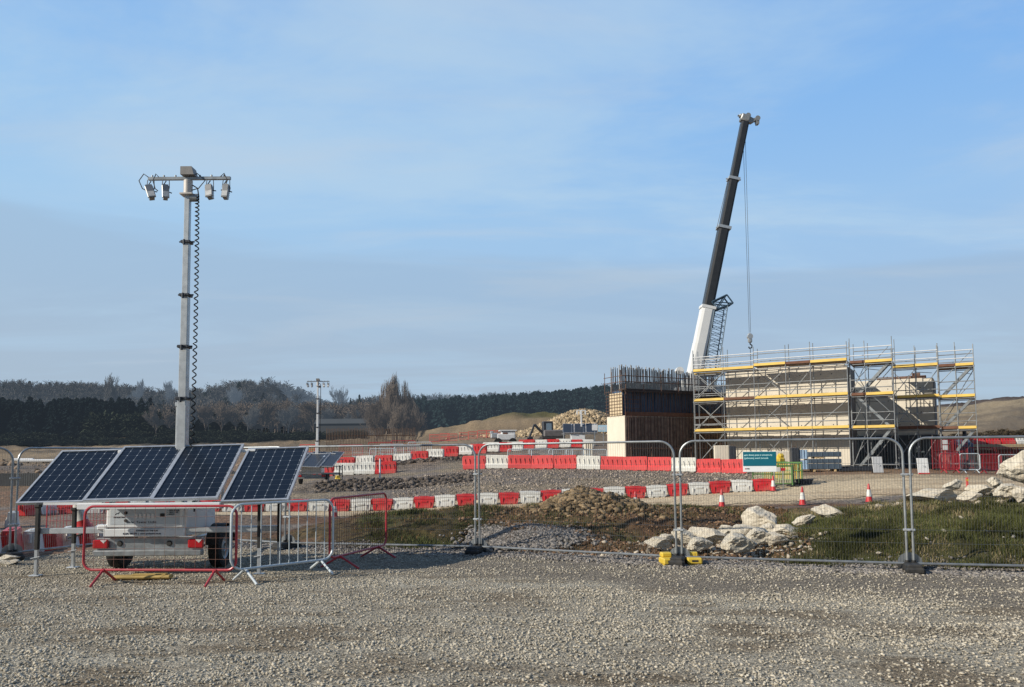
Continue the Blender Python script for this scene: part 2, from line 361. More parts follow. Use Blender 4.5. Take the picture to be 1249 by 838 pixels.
sd = bpy.data.lights.new('sun', 'SUN'); so = bpy.data.objects.new('sun', sd); COL.objects.link(so)
sd.energy = 5.0; sd.angle = R(.53); sd.color = (1, .93, .81)
tosun = Vector((SUN_AZ_DIR.x * math.cos(SUN_EL), SUN_AZ_DIR.y * math.cos(SUN_EL), math.sin(SUN_EL)))
so.rotation_euler = tosun.to_track_quat('Z', 'Y').to_euler()
scene.view_settings.view_transform = 'Standard'; scene.view_settings.look = 'None'; scene.view_settings.exposure = 0

# ------------------------------------------------------------------ ground material (painted tint x fine noise)
def ground_mat(name, fine=9.0, bumpd=.05, vor=18.0, vs=.35):
    m = bpy.data.materials.new(name); m.use_nodes = True; nt = m.node_tree; N = nt.nodes; L = nt.links; b = N['Principled BSDF']
    b.inputs['Roughness'].default_value = .95; b.inputs['Specular IOR Level'].default_value = .15
    at = N.new('ShaderNodeAttribute'); at.attribute_name = 'tint'; tc = N.new('ShaderNodeTexCoord')
    n = N.new('ShaderNodeTexNoise'); n.inputs['Scale'].default_value = fine; n.inputs['Detail'].default_value = 9; n.inputs['Roughness'].default_value = .72; L.new(tc.outputs['Object'], n.inputs[0])
    v = N.new('ShaderNodeTexVoronoi'); v.inputs['Scale'].default_value = vor; L.new(tc.outputs['Object'], v.inputs[0])
    m1 = N.new('ShaderNodeMapRange'); m1.inputs[1].default_value = .3; m1.inputs[2].default_value = .7; m1.inputs[3].default_value = .6; m1.inputs[4].default_value = 1.4; L.new(n.outputs[0], m1.inputs[0])
    sx = N.new('ShaderNodeSeparateColor'); L.new(v.outputs['Color'], sx.inputs[0])
    m2 = N.new('ShaderNodeMapRange'); m2.inputs[3].default_value = 1 - vs; m2.inputs[4].default_value = 1 + vs; L.new(sx.outputs[0], m2.inputs[0])
    mm = N.new('ShaderNodeMath'); mm.operation = 'MULTIPLY'; L.new(m1.outputs[0], mm.inputs[0]); L.new(m2.outputs[0], mm.inputs[1])
    s = N.new('ShaderNodeVectorMath'); s.operation = 'SCALE'; L.new(at.outputs['Color'], s.inputs[0]); L.new(mm.outputs[0], s.inputs['Scale']); L.new(s.outputs[0], b.inputs['Base Color'])
    ad = N.new('ShaderNodeMath'); ad.operation = 'MULTIPLY_ADD'; ad.inputs[1].default_value = -.5; L.new(v.outputs['Distance'], ad.inputs[0]); L.new(n.outputs[0], ad.inputs[2])
    bp = N.new('ShaderNodeBump'); bp.inputs['Distance'].default_value = bumpd; bp.inputs['Strength'].default_value = 1; L.new(ad.outputs[0], bp.inputs['Height']); L.new(bp.outputs[0], b.inputs['Normal'])
    return m
def lerp(a, b, t): t = np.asarray(t)[..., None]; return np.asarray(a) * (1 - t) + np.asarray(b) * t
def sst(x, a, b): t = np.clip((x - a) / (b - a), 0, 1); return t * t * (3 - 2 * t)
G_GRAV = np.array([.37, .325, .25]); G_GRAVD = np.array([.24, .205, .16]); G_PALE = np.array([.46, .415, .325])
def pad_col(X, Y):
    n = fbm(X * .25, Y * 1.1, 4, 21); n2 = fbm(X * .9, Y * 2.6, 4, 33)
    c = lerp(G_GRAV, G_PALE, np.clip(.35 + n * 2.6, 0, 1))
    c = lerp(c, G_GRAVD * np.array([1.0, .92, .80]), np.clip(n2 * 5 - .2, 0, .9))
    e = edge(X); k = sst(Y - e + fbm(X * .5, Y * .5, 3, 4) * 1.2, -3.0, -2.2) * sst(e - Y + fbm(X * 2, Y * 2, 2, 4) * .3, .15, .5)
    k = k * sst(X, -4, 1) + k * .45 * (1 - sst(X, -4, 1))
    return lerp(c, G_GRAVD * 1.0, np.clip(k * 1.0, 0, 1))
# gravel yard
xs = np.linspace(-34, 34, 420); ts = np.concatenate([np.linspace(0, .55, 20)[:-1], np.linspace(.55, 1, 260)])
XX, TT = np.meshgrid(xs, ts); E = edge(XX) + .25; YY = -14 + TT * (E + 14)
ZZ = fbm(XX * .8, YY * .8, 3, 2) * .03 + fbm(XX * 4, YY * 4, 2, 7) * .02
def grid_faces(nr, nc):
    i = np.arange(nr * nc).reshape(nr, nc); return np.stack([i[:-1, :-1], i[:-1, 1:], i[1:, 1:], i[1:, :-1]], -1).reshape(-1, 4)
V = np.stack([XX, YY, ZZ], -1).reshape(-1, 3)
M_pad = ground_mat('yard_gravel', 26, .05, 42, .45)
o = np_object('gravel_yard', V, grid_faces(*XX.shape), M_pad, True, attr=pad_col(XX, YY).reshape(-1, 3)); tag(o, kind='structure')
# main ground
aa = np.linspace(_UA[0] * 1.25, _UA[-1] * 1.15, 640)
rows = np.concatenate([np.linspace(0, 1, 170)[:-1] * 12, 12 + np.linspace(0, 1, 110)[:-1] * 36, np.geomspace(48, 4000, 230)])
AAg, RR = np.meshgrid(aa, rows)
# start row on the yard edge
Y0 = np.full_like(aa, 12.0)
for _ in range(12): Y0 = edge(aa * Y0) * .5 + Y0 * .5
Y0 = Y0 - .35
YY = Y0[None, :] + RR; XX = AAg * YY; ZZ = ht(XX, YY)
ZZ = np.where(YY < edge(XX) + .3, -.06, ZZ)
hid = np.array([XU(u, 1.0) for u in (-2000, 3000)])
def uof(X, Y): return 624.5 + (X / Y) * F / math.cos(TILT) / 1.0
def ground_col(X, Y):
    u = uof(X, Y); n1 = fbm(X * .5, Y * .5, 4, 41); n2 = fbm(X * 1.6, Y * 1.6, 4, 43); n3 = fbm(X * .06, Y * .06, 4, 47)
    earth = np.array([.085, .048, .028]); soil = np.array([.15, .09, .052]); grass = np.array([.06, .062, .020]); dry = np.array([.20, .15, .07])
    road = np.array([.52, .41, .265]); greyg = np.array([.185, .155, .13]); redb = np.array([.225, .135, .085]); brown = np.array([.24, .165, .105])
    # near banks
    c = lerp(earth, soil, np.clip(.5 + n1 * 3, 0, 1))
    gm = np.clip(sst(n2 + n1, -.12, .2) * 1.0, 0, 1)
    gright = sst(u, 935, 1000); gleft = sst(600 - u, -15, 40) * sst(u, 420, 450)
    c = lerp(c, grass, np.clip(gm * .45 + gright * .8 + gleft * .5, 0, 1))
    c = lerp(c, dry, np.clip(gright * sst(Y, 14.6, 16.6) * .8 * sst(n1, -.1, .2), 0, 1))
    # left, behind the fence: pinkish-brown hardcore
    lf = sst(340 - u, 0, 80)
    c = lerp(c, lerp(redb, greyg * 1.2, np.clip(.3 + n1 * 3, 0, 1)), lf)
    # between bank and the road
    c = lerp(c, lerp(greyg * 1.05, earth * 1.8, np.clip(.35 + n1 * 4, 0, 1)), sst(Y, 23, 26) * (1 - lf))
    c = lerp(c, road, sst(Y + n1 * 1.5, 31.0, 31.6) * sst(u, 260, 420) )
    c = lerp(c, lerp(greyg, road * .55, np.clip(n1 * 4 + .1, 0, .7)), sst(Y + n1, 36.0, 36.8) * sst(u, 200, 420))
    c = lerp(c, lerp(redb, brown, np.clip(.5 + n1 * 3, 0, 1)), sst(Y, 37.5, 40) * np.maximum(sst(960 - u, 0, -30), 0) )
    c = lerp(c, road * .9, sst(Y + n1 * 1.2, 36.5, 37.2) * sst(43 - Y, 0, 1) * sst(u, 940, 990) * .8)
    c = lerp(c, lerp(redb, brown * .8, np.clip(.5 + n1 * 3, 0, 1)), sst(Y, 36, 38) * sst(360 - u, 0, 60))
    # middle distance
    c = lerp(c, lerp(brown * .9, greyg * .8, np.clip(.5 + n1 * 3, 0, 1)), sst(Y, 54, 60))
    c = lerp(c, lerp(np.array([.27, .20, .125]), np.array([.16, .12, .08]), np.clip(.5 + n3 * 4, 0, 1)), sst(Y, 80, 110))
    c = lerp(c, lerp(np.array([.185, .145, .065]), np.array([.10, .095, .04]), np.clip(.5 + n3 * 5, 0, 1)), sst(Y, 165, 180) * sst(u, 500, 560) * sst(800 - u, 0, 40))
    c = lerp(c, np.array([.085, .07, .058]), np.clip(sst(n1 + n2 * .6, -.12, .1), 0, 1) * sst(u, 330, 380) * sst(580 - u, 0, 30) * (sst(Y, 42, 44) * sst(48.5 - Y, 0, 2) + sst(Y, 56, 57) * sst(62 - Y, 0, 2)) * .85)
    c = lerp(c, np.array([.30, .19, .115]), .7 * sst(u, 200, 330) * sst(560 - u, 0, 40) * sst(Y, 66, 72) * sst(110 - Y, 0, 20))
    c = lerp(c, np.array([.055, .05, .04]), sst(Y, 185, 215) * sst(400 - u, -60, 100))
    c = lerp(c, np.array([.03, .036, .036]), sst(Y, 268, 285))
    # right spoil hill
    rh = sst(u, 1080, 1150); top = lerp(np.array([.30, .235, .15]), np.array([.17, .135, .095]), np.clip(.5 + n3 * 6, 0, 1))
    c = lerp(c, top, rh * sst(Y, 120, 150)); c = lerp(c, np.array([.085, .065, .055]), rh * sst(Y + n3 * 12, 205, 212))
    return c
M_ground = ground_mat('site_ground', 3.5, .09, 7, .22)
o = np_object('ground', np.stack([XX, YY, ZZ], -1).reshape(-1, 3), grid_faces(*XX.shape), M_ground, True, attr=ground_col(XX, YY).reshape(-1, 3)); tag(o, kind='structure')
# haul road sheet, following the ground
ur = np.linspace(160, 1500, 420); tr = np.linspace(0, 1, 26)
near = np.interp(ur, [160, 420, 600, 800, 1000, 1249, 1500], [32.5, 31.6, 31.4, 31.2, 31.8, 32.6, 33]) + fbm(ur * .03, ur * 0, 3, 5) * 1.2
far = np.interp(ur, [160, 420, 700, 940, 1060, 1249, 1500], [34.2, 34.3, 34.2, 34.6, 38.5, 37.5, 37]) + fbm(ur * .03, ur * 0 + 7, 3, 5) * .8
UG, TG = np.meshgrid(ur, tr); YG = near[None] + TG * (far - near)[None]
AG = np.array([XU(u, 1.0) for u in ur])[None]; XG = AG * YG
ZG = ht(XG, YG) + .02 + .012 * fbm(XG * .3, YG * 3, 3, 6)
n = fbm(XG * .2, YG * 2.2, 4, 61)
rc = lerp(np.array([.56, .445, .29]), np.array([.37, .27, .17]), np.clip(n * 3 + .25, 0, 1))
o = np_object('haul_road', np.stack([XG, YG, ZG], -1).reshape(-1, 3), grid_faces(*XG.shape), ground_mat('road_dust', 6, .03, 14, .15), True, attr=rc.reshape(-1, 3)); tag(o, kind='structure')

# ------------------------------------------------------------------ loose stone (crushed, angular)
def stone_templates(k=8, sd=3):
    r = np.random.default_rng(sd); t = (1 + 5 ** .5) / 2
    v = np.array([(-1, t, 0), (1, t, 0), (-1, -t, 0), (1, -t, 0), (0, -1, t), (0, 1, t), (0, -1, -t), (0, 1, -t), (t, 0, -1), (t, 0, 1), (-t, 0, -1), (-t, 0, 1)]) / 1.9
    f = np.array([(0, 11, 5), (0, 5, 1), (0, 1, 7), (0, 7, 10), (0, 10, 11), (1, 5, 9), (5, 11, 4), (11, 10, 2), (10, 7, 6), (7, 1, 8), (3, 9, 4), (3, 4, 2), (3, 2, 6), (3, 6, 8), (3, 8, 9), (4, 9, 5), (2, 4, 11), (6, 2, 10), (8, 6, 7), (9, 8, 1)])
    return [v * r.uniform(.65, 1.25, (12, 1)) * np.array([1, r.uniform(.6, .95), r.uniform(.4, .75)]) + r.normal(0, .08, (12, 3)) for _ in range(k)], f
ST, SF = stone_templates()
def rand_rot(n, r):
    q = r.normal(size=(n, 4)); q /= np.linalg.norm(q, axis=1)[:, None]; w, x, y, z = q.T
    return np.stack([1 - 2 * (y * y + z * z), 2 * (x * y - z * w), 2 * (x * z + y * w), 2 * (x * y + z * w), 1 - 2 * (x * x + z * z), 2 * (y * z - x * w), 2 * (x * z - y * w), 2 * (y * z + x * w), 1 - 2 * (x * x + y * y)], -1).reshape(n, 3, 3)
def stones(name, X, Y, Z, S, material, sd=1, flat=.7):
    r = np.random.default_rng(sd); n = len(X); ti = r.integers(0, len(ST), n); T = np.stack(ST)[ti]
    Rm = rand_rot(n, r); V = np.einsum('nij,nkj->nki', Rm, T) * S[:, None, None]; V[:, :, 2] *= flat
    V += np.stack([X, Y, Z + S * .15], -1)[:, None, :]
    Fc = SF[None] + (np.arange(n) * 12)[:, None, None]
    return np_object(name, V.reshape(-1, 3), Fc.reshape(-1, 3), material)
M_st = mat('crushed_stone', (.42, .375, .295), .9, 0, .12, 3, island=.38, spec=.2)
M_st2 = mat('dark_crushed_stone', (.21, .19, .17), .9, 0, .15, 3, island=.6, spec=.2)
def TRK(X, Y):
    t = 0
    for y0, s, w_ in ((10.2, .045, .16), (8.55, .03, .17), (10.9, -.02, .12), (7.1, -.01, .18), (6.2, .02, .14)):
        t = t + np.exp(-((Y - y0 - s * X - .25 * np.sin(X * .35 + y0)) / w_) ** 2)
    return np.clip(t, 0, 1) * np.clip(.6 + 2 * fbm(X * .5, Y * .5, 2, 7), 0, 1)
r = np.random.default_rng(5)
n = 270000; Y = 3.6 + 11.6 * r.random(n) ** 1.1; X = (r.random(n) * 1.75 - .87) * (Y + 1.0)
keep = (Y < edge(X) + .15) & (r.random(n) < np.clip(.70 - fbm(X * .9, Y * 2.6, 4, 33) * 3.2 + fbm(X*.22,Y*1.3,3,70)*1.8 - .4 * TRK(X, Y), .28, 1)); X = X[keep]; Y = Y[keep]
S = .0055 + .019 * r.random(len(X)) ** 3
e = edge(X); dk = (Y > e - 2.6) & (Y < e - .25) & (X > -5) & (r.random(len(X)) < .35); X, Y, S = X[~dk], Y[~dk], S[~dk]
o = stones('loose_gravel', X, Y, fbm(X * .8, Y * .8, 3, 2) * .03 + .004, S, M_st, 2); tag(o, 'grey-beige crushed stone spread over the yard in the foreground', 'gravel', kind='stuff')
n = 26000; X = -7 + 21 * r.random(n); Y = edge(X) + r.normal(.12, .28, n); S = .016 + .028 * r.random(n) ** 2
Z = np.where(Y < edge(X) + .25, 0.0, ht(X, Y)); kp = (X > -1.5) | (r.random(n) < .7); X, Y, S, Z = X[kp], Y[kp], S[kp], Z[kp]
o = stones('stone_strip', X, Y, Z, S, M_st2, 3); tag(o, 'band of coarser grey stones along the foot of the mesh fence', 'gravel', kind='stuff')
n = 6500; cx, cy = XU(641, 15.3), 15.3; X = cx + r.normal(0, .46, n) ; Y = cy + r.normal(0, .34, n); S = .03 + .035 * r.random(n)
o = stones('stone_pile', X, Y, ht(X, Y, False) + .05, S, M_st2, 4); tag(o, 'small heap of loose grey stone behind the fence joint, below the brown bank', 'stone heap', kind='stuff')
n = 9000; Y = 36.5 + 13 * r.random(n); X = A(1) * 0 + (XU(480, 1) + (XU(930, 1) - XU(480, 1)) * r.random(n)) * Y; S = .03 + .08 * r.random(n) ** 4
o = stones('rubble_slope', X, Y, ht(X, Y), S, mat('rubble', (.30, .25, .20), .95, 0, .2, 1, island=.6, spec=.1), 6); tag(o, 'grey stony slope between the two rows of red and white barriers', 'rubble', kind='stuff')
n = 3500; cx, cy = XU(716, 19), 18.8; X = cx + r.normal(0, .75, n); Y = cy + r.normal(0, .6, n); S = .03 + .10 * r.random(n) ** 3
o = stones('earth_clods', X, Y, ht(X, Y), S, mat('clods', (.20, .145, .085), .95, 0, .2, 3, island=.55, spec=.1), 7); tag(o, 'lumpy clods and stones covering the mound in front of the low barriers', 'earth clods', kind='stuff')
n = 16000; Y = edge(np.zeros(n)) * 0 + 13.0 + 8 * r.random(n); X = (XU(560, 1) + (XU(985, 1) - XU(560, 1)) * r.random(n)) * Y; S = .012 + .06 * r.random(n) ** 5
kp = Y > edge(X) + .4; X, Y, S = X[kp], Y[kp], S[kp]
o = stones('soil_clods', X, Y, ht(X, Y), S, mat('soilclods', (.16, .10, .06), .95, 0, .2, 3, island=.6, spec=.1), 8); tag(o, 'brown soil clods on the bank behind the fence', 'earth clods', kind='stuff')
n = 14000; Y = 100 + 65 * r.random(n) ; X = (XU(640, 1) + (XU(745, 1) - XU(640, 1)) * r.random(n)) * Y
cx, cy = XU(700, 140), 140
X = cx + r.normal(0, 6.5, n); Y = cy + r.normal(0, 5, n); hh = 4.6 * np.exp(-((X - cx - 2) / 8.5) ** 2 - ((Y - cy) / 8) ** 2)
o = stones('rubble_heap', X, Y, ht(X, Y, False) + hh - .1, .14 + .42 * r.random(n) ** 3, mat('yellow_rubble', (.36, .28, .18), .95, 0, .2, .5, island=.5, spec=.1), 9, 1); tag(o, 'pale yellow rubble heap on the slope beyond the far barrier row', 'rubble heap', kind='stuff')
n = 5200; Y = np.where(r.random(n) < .5, 57 + 5 * r.random(n), 43 + 4.5 * r.random(n)); X = (XU(385, 1) + (XU(575, 1) - XU(385, 1)) * r.random(n)) * Y; S = .04 + .22 * r.random(n) ** 4
o = stones('dark_rubble', X, Y, ht(X, Y), S, mat('dark_rubble_stone', (.12, .10, .085), .95, 0, .2, 1, island=.6, spec=.1), 16); tag(o, 'dark broken rubble on the banks below the rising barrier row', 'rubble', kind='stuff')
n = 1500; X = XU(895, 14) + r.normal(0, .95, n); Y = 14.2 + r.normal(0, .6, n); S = .015 + .07 * r.random(n) ** 3; kp = Y > edge(X) + .35; X, Y, S = X[kp], Y[kp], S[kp]
o = stones('limestone_chips', X, Y, ht(X, Y), S, mat('limestone_chip', (.42, .36, .28), .95, 0, .2, 3, island=.5, spec=.1), 17); tag(o, 'broken limestone chips and dirt packed between the boulders of the rock pile', 'rubble', kind='stuff')
n = 2600; X = XU(1185, 17.6) + r.normal(0, 1.3, n); Y = 17.8 + r.normal(0, .6, n); S = .02 + .12 * r.random(n) ** 3
o = stones('limestone_chips', X, Y, ht(X, Y), S, MATS['limestone_chip'], 18); tag(o, 'broken limestone chips along the bank crest at the right', 'rubble', kind='stuff')
n = 1300; Y = 62 + 48 * r.random(n); X = (XU(-100, 1) + (XU(420, 1) - XU(-100, 1)) * r.random(n)) * Y; S = .08 + .5 * r.random(n) ** 5
o = stones('field_rubble', X, Y, ht(X, Y), S, mat('field_stone', (.20, .15, .11), .95, 0, .2, 1, island=.6, spec=.1), 19); tag(o, 'brown clods and stones strewn over the earth beyond the left solar panels', 'rubble', kind='stuff')
# ------------------------------------------------------------------ grass
def grass(name, X, Y, Z, H, material, sd, wid=.0034, lean=.75):
    r = np.random.default_rng(sd); n = len(X); a = r.random(n) * 2 * PI; l = r.random(n) * lean * H; b = r.random(n) * 2 * PI
    w = wid * (.6 + r.random(n) * .8) * np.maximum(1, Y / 13); dx, dy = np.cos(a) * w, np.sin(a) * w; lx, ly = np.cos(b) * l, np.sin(b) * l
    base_ = np.stack([X, Y, Z - .01], -1); V = np.empty((n, 5, 3))
    V[:, 0] = base_ + np.stack([-dx, -dy, 0 * dx], -1); V[:, 1] = base_ + np.stack([dx, dy, 0 * dx], -1)
    mid = base_ + np.stack([lx * .35, ly * .35, H * .6], -1); V[:, 2] = mid + np.stack([dx, dy, 0 * dx], -1) * .8; V[:, 3] = mid - np.stack([dx, dy, 0 * dx], -1) * .8
    V[:, 4] = base_ + np.stack([lx, ly, H], -1)
    tri = np.array([(0, 1, 2), (0, 2, 3), (3, 2, 4)]); Fc = tri[None] + (np.arange(n) * 5)[:, None, None]
    return np_object(name, V.reshape(-1, 3), Fc.reshape(-1, 3), material)
M_gr = mat('grass_blade', (.078, .084, .026), .7, 0, .5, .9, island=.55, spec=.2)
M_dry = mat('dry_grass', (.25, .20, .11), .8, 0, .25, .8, island=.4, spec=.2)
def gpatch(name, label, u0, u1, y0, y1, n, hm, material, sd, prob, thr=None):
    r = np.random.default_rng(sd); Y = y0 + (y1 - y0) * r.random(n); X = (XU(u0, 1) + (XU(u1, 1) - XU(u0, 1)) * r.random(n)) * Y
    u = uof(X, Y); kp = (Y > edge(X) + .28) & (r.random(n) < prob(X, Y, u)); X, Y = X[kp], Y[kp]
    H = hm * (.35 + r.random(len(X)) * .9) * (.35 + 1.5 * vnoise(X * 2.2, Y * 2.2, 77) ** 1.5)
    return tag(grass(name, X, Y, ht(X, Y), H, material, sd), label, 'grass', kind='stuff')
pr = lambda X, Y, u: sst(u, 930 - (Y - 12) * 0 , 1010) * np.clip(.7 + fbm(X * 1.3, Y * 1.3, 3, 90) * 4.5, .06, 1)
gpatch('bank_grass', 'rough green grass on the bank behind the right-hand fence panels', 925, 1420, 11.2, 18.2, 380000, .12, M_gr, 1, pr)
gpatch('dry_bank_grass', 'straw coloured dry grass along the crest of the right-hand bank', 960, 1420, 11.5, 19, 120000, .11, M_dry, 2, lambda X, Y, u: sst(u, 940, 1000) * np.clip(.2 + sst(Y, 15, 17) * .8 + fbm(X * 1.5, Y * 1.5, 3, 95) * 1.5, 0, 1))
gpatch('mound_grass', 'green grass growing over the low bank behind the red barrier', 425, 620, 15, 21, 80000, .09, M_gr, 3, lambda X, Y, u: np.clip(.35 + fbm(X * 1.2, Y * 1.2, 3, 97) * 4, 0, 1) * sst(625 - u, 0, 50) * sst(u, 425, 500))
gpatch('bank_tufts', 'scattered green tufts on the brown bank behind the middle fence panels', 600, 960, 14.5, 22, 60000, .08, M_gr, 4, lambda X, Y, u: np.clip(.02 + fbm(X * 1.1, Y * 1.1, 3, 99) * 4.5 + sst(Y, 17.5, 19) * .15, 0, 1))
gpatch('weed_litter', 'brown weeds and litter on the bank tops', 430, 1300, 14, 22, 50000, .09, mat('brown_weed', (.17, .10, .05), .85, 0, .3, 1, island=.5, spec=.1), 5, lambda X, Y, u: np.clip(.3 + fbm(X * 1.4, Y * 1.4, 3, 101) * 3, 0, 1))
gpatch('sparse_bank_flowers', 'small dry orange seed heads among the bank grass', 950, 1300, 12, 17.5, 500, .05, mat('orange_seed', (.55, .28, .06), .8, 0, .2, 1, island=.4), 6, lambda X, Y, u: .8 + 0 * X)
# ================================================================== mesh fence panels
def rr_path(w, h, r, k=7, corners=(1, 1, 1, 1)):
    """rounded rectangle in XZ, 0..w, 0..h ; corners: bl, br, tr, tl"""
    pts = []
    C = [((r, r), PI), ((w - r, r), -PI / 2), ((w - r, h - r), 0), ((r, h - r), PI / 2)]
    O = [(0, 0), (w, 0), (w, h), (0, h)]
    for i, ((cx, cz), a0) in enumerate(C):
        if corners[i]:
            for q in range(k + 1):
                a = a0 + PI / 2 * q / k; pts.append((cx + r * math.cos(a), cz + r * math.sin(a)))
        else: pts.append(O[i])
    return pts
def fence_panel(A_, B_, label, lean=(0, 0)):
    A_ = Vector(A_); B_ = Vector(B_); d = B_ - A_; w = Vector((d.x, d.y)).length - .09; rz = math.atan2(d.y, d.x)
    u = Vector((math.cos(rz), math.sin(rz), 0)); t = thing('mesh_fence_panel', label, 'fence panel', A_ + u * .045, rz, 'temporary mesh fence panels')
    t.rotation_euler = (lean[0], lean[1], rz)
    H = 2.0; z0 = .12
    m = MB(); p = rr_path(w, H - .05, .24, 8, (0, 0, 1, 1))   # uprights run down past the bottom rail
    pts = [(0, 0, .03)] + [(0, 0, .4)] + [(x, 0, z + .05) for x, z in reversed(p[2:])] [::1] + [(w, 0, .4), (w, 0, .03)]
    # order: left upright up, over the top, right upright down
    top = [(x, 0, z + .05) for x, z in p[2:]]            # tr corner then tl corner (right to left)
    pts = [(w, 0, .03), (w, 0, .5), (w, 0, 1.3)] + top + [(0, 0, 1.3), (0, 0, .5), (0, 0, .03)]
    m.tube(pts, .019, 8); m.cyl((0, 0, z0), (w, 0, z0), .019, n=8)
    m.build('frame', M_galv, t)
    m = MB(); n = int(w / .04); rw = .0017
    for i in range(1, n):
        x = w * i / n; zt = H
        if x < .24: zt = H - .24 + math.sqrt(max(0, .24 ** 2 - (.24 - x) ** 2))
        if x > w - .24: zt = H - .24 + math.sqrt(max(0, .24 ** 2 - (x - w + .24) ** 2))
        m.cyl((x, 0, z0), (x, 0, zt), rw, n=3, caps=False)
    for z in (.42, .62, 1.12, 1.62):
        m.cyl((0, .004, z), (w, .004, z), rw * 1.15, n=3, caps=False)
    m.build('wire_mesh', M_wire, t)
    return t
FP = [(-12.2, 12.2), (-9.0, 14.0), (-7.5, 16.85), (-4.45, 15.3), (-.655, 14.4), (2.71, 12.72), (5.97, 11.72), (9.35, 10.95), (12.8, 10.4)]
fl = ['leftmost mesh fence panel, cut off by the picture edge', 'mesh fence panel running back behind the left solar panel', 'mesh fence panel behind the mast of the near light tower', 'mesh fence panel between the right solar panel and the middle fence post',
      'middle mesh fence panel in front of the brown bank and the small stone heap', 'mesh fence panel carrying the small teal sign, in front of the rock pile', 'mesh fence panel in front of the grassy bank, right edge of the picture', 'mesh fence panel outside the picture on the right']
for i in range(8):
    fence_panel((*FP[i], 0), (*FP[i + 1], 0), fl[i], ((0, 0), (0, 0), (0, 0), (-.01, 0), (.015, 0), (-.01, 0), (.01, 0), (0, 0))[i])
def fence_foot(x, y, rz, label, yellow=False):
    t = thing('fence_foot', label, 'fence foot', (x, y, 0), rz, 'fence feet under the panel joints')
    m = MB(); m.bbox((0, 0, .075), (.22, .62, .13), .025); m.bbox((0, -.28, .05), (.26, .12, .10), .03); m.bbox((0, .28, .05), (.26, .12, .10), .03)
    m.cyl((-.045, 0, .14), (-.045, 0, .17), .032, n=10); m.cyl((.045, 0, .14), (.045, 0, .17), .032, n=10)
    m.build('block', M_black, t)
    for z in ([.62, 1.45] if not yellow else [.55, 1.45]):
        m = MB(); m.bbox((0, 0, z), (.17, .05, .035), .008); m.cyl((.0, -.045, z), (0, .045, z), .012, n=6); m.build('clamp', M_galv2, t)
    m = MB()                                       # round cover plate behind the posts
    m.prism([(.17 * math.cos(PI * k / 14), .13 + .15 * math.sin(PI * k / 14)) for k in range(15)], .035, .041); m.build('back_plate', M_galv, t)
    return t
for i, (x, y) in enumerate(FP[1:-1]):
    lab = ['black fence foot beside the flat white stone at the left edge', 'black fence foot behind the left solar panels', 'black fence foot behind the white pedestrian barrier', 'black fence foot at the middle panel joint, left of the stone heap',
           'black fence foot with yellow blocks beside it, before the rock pile', 'black fence foot in front of the grass bank at the right', 'black fence foot outside the picture on the right'][i]
    d = Vector(FP[i + 2]) - Vector(FP[i]); fence_foot(x, y, math.atan2(d.y, d.x), lab, i == 4)
bx, by = FP[5]
for k, (dx, dy, rz, lb) in enumerate([(-.20, -.10, .1, 'yellow plastic ballast block left of the black fence foot'), (.22, -.06, -.08, 'yellow plastic ballast block right of the black fence foot')]):
    t = thing('ballast_block', lb, 'ballast block', (bx + dx, by + dy, 0), rz)
    m = MB(); m.bbox((0, 0, .07), (.24, .30, .10), .02); m.bbox((0, .14, .15), (.17, .16, .08), .02); m.bbox((-.07, 0, .02), (.07, .26, .04), .008); m.bbox((.07, 0, .02), (.07, .26, .04), .008); m.build('body', M_yellow, t)
    m = MB(); m.bbox((0, -.152, .075), (.10, .006, .03), .002); m.build('recess', M_black, t)
# teal sign hung on the fence
a = P(905, 552, 12.42); sg = thing('teal_sign', 'small teal and white sign board fixed to the fence right of its yellow-footed joint', 'sign', (a.x, 12.42, 0), math.atan2(-1.0, 3.26))
sg.location = (P(905, 576, 12.42).x, 12.36, P(905, 576, 12.42).z)
m = MB(); m.bbox((.255, 0, .16), (.51, .008, .325), .003); m.build('board', mat('sign_white', (.78, .80, .80), .4, 0, .04, 5), sg)
m = MB(); m.box((.255, -.0065, .205), (.50, .003, .225)); m.build('teal_field', M_teal, sg)
text_mesh('lettering', 'Max speed limit is monitored', .036, Matrix.Translation((.02, -.009, .272)) @ UPR, M_tealt, sg, flip=True)
text_mesh('lettering', '(Expected) every journey', .036, Matrix.Translation((.02, -.009, .222)) @ UPR, M_tealt, sg, flip=True)
m = MB(); m.box((.04, -.0065, .048), (.02, .003, .016)); m.build('emblem', M_red, sg)
text_mesh('lettering', 'HS2', .026, Matrix.Translation((.056, -.007, .040)) @ UPR, M_ink, sg)
# ================================================================== pedestrian barriers
def ped_barrier(label, loc, rz, w=2.3, h=1.08, col=None, bar=None, n=19, rods=.006, feet=(.35, .35), cross=True, cat='pedestrian barrier', tiltx=0, group=None, r=.13, fr=.0185):
    t = thing('pedestrian_barrier', label, cat, loc, rz, group); t.rotation_euler.x = tiltx
    m = MB(); z0 = .2
    p = rr_path(w, h - z0, r, 6); m.tube([(x - w / 2, 0, z + z0) for x, z in p], fr, 8, True); m.build('frame', col, t)
    m = MB()
    for i in range(1, n):
        x = -w / 2 + w * i / n; m.cyl((x, 0, z0 + .004), (x, 0, h - .004), rods, n=5, caps=False)
    if cross:
        for z in cross: m.cyl((-w / 2, 0, z), (w / 2, 0, z), rods, n=5, caps=False)
    m.build('bars', bar or col, t)
    for sx in (-1, 1):
        x = sx * (w / 2 - feet[0]); m = MB()
        for sy in (-1, 1): m.cyl((x, 0, z0), (x + 0.0, sy * feet[1], .015), fr, n=8)
        m.bbox((x, 0, z0 - .01), (.06, .07, .05), .01)
        m.build('leg', col, t)
    return t
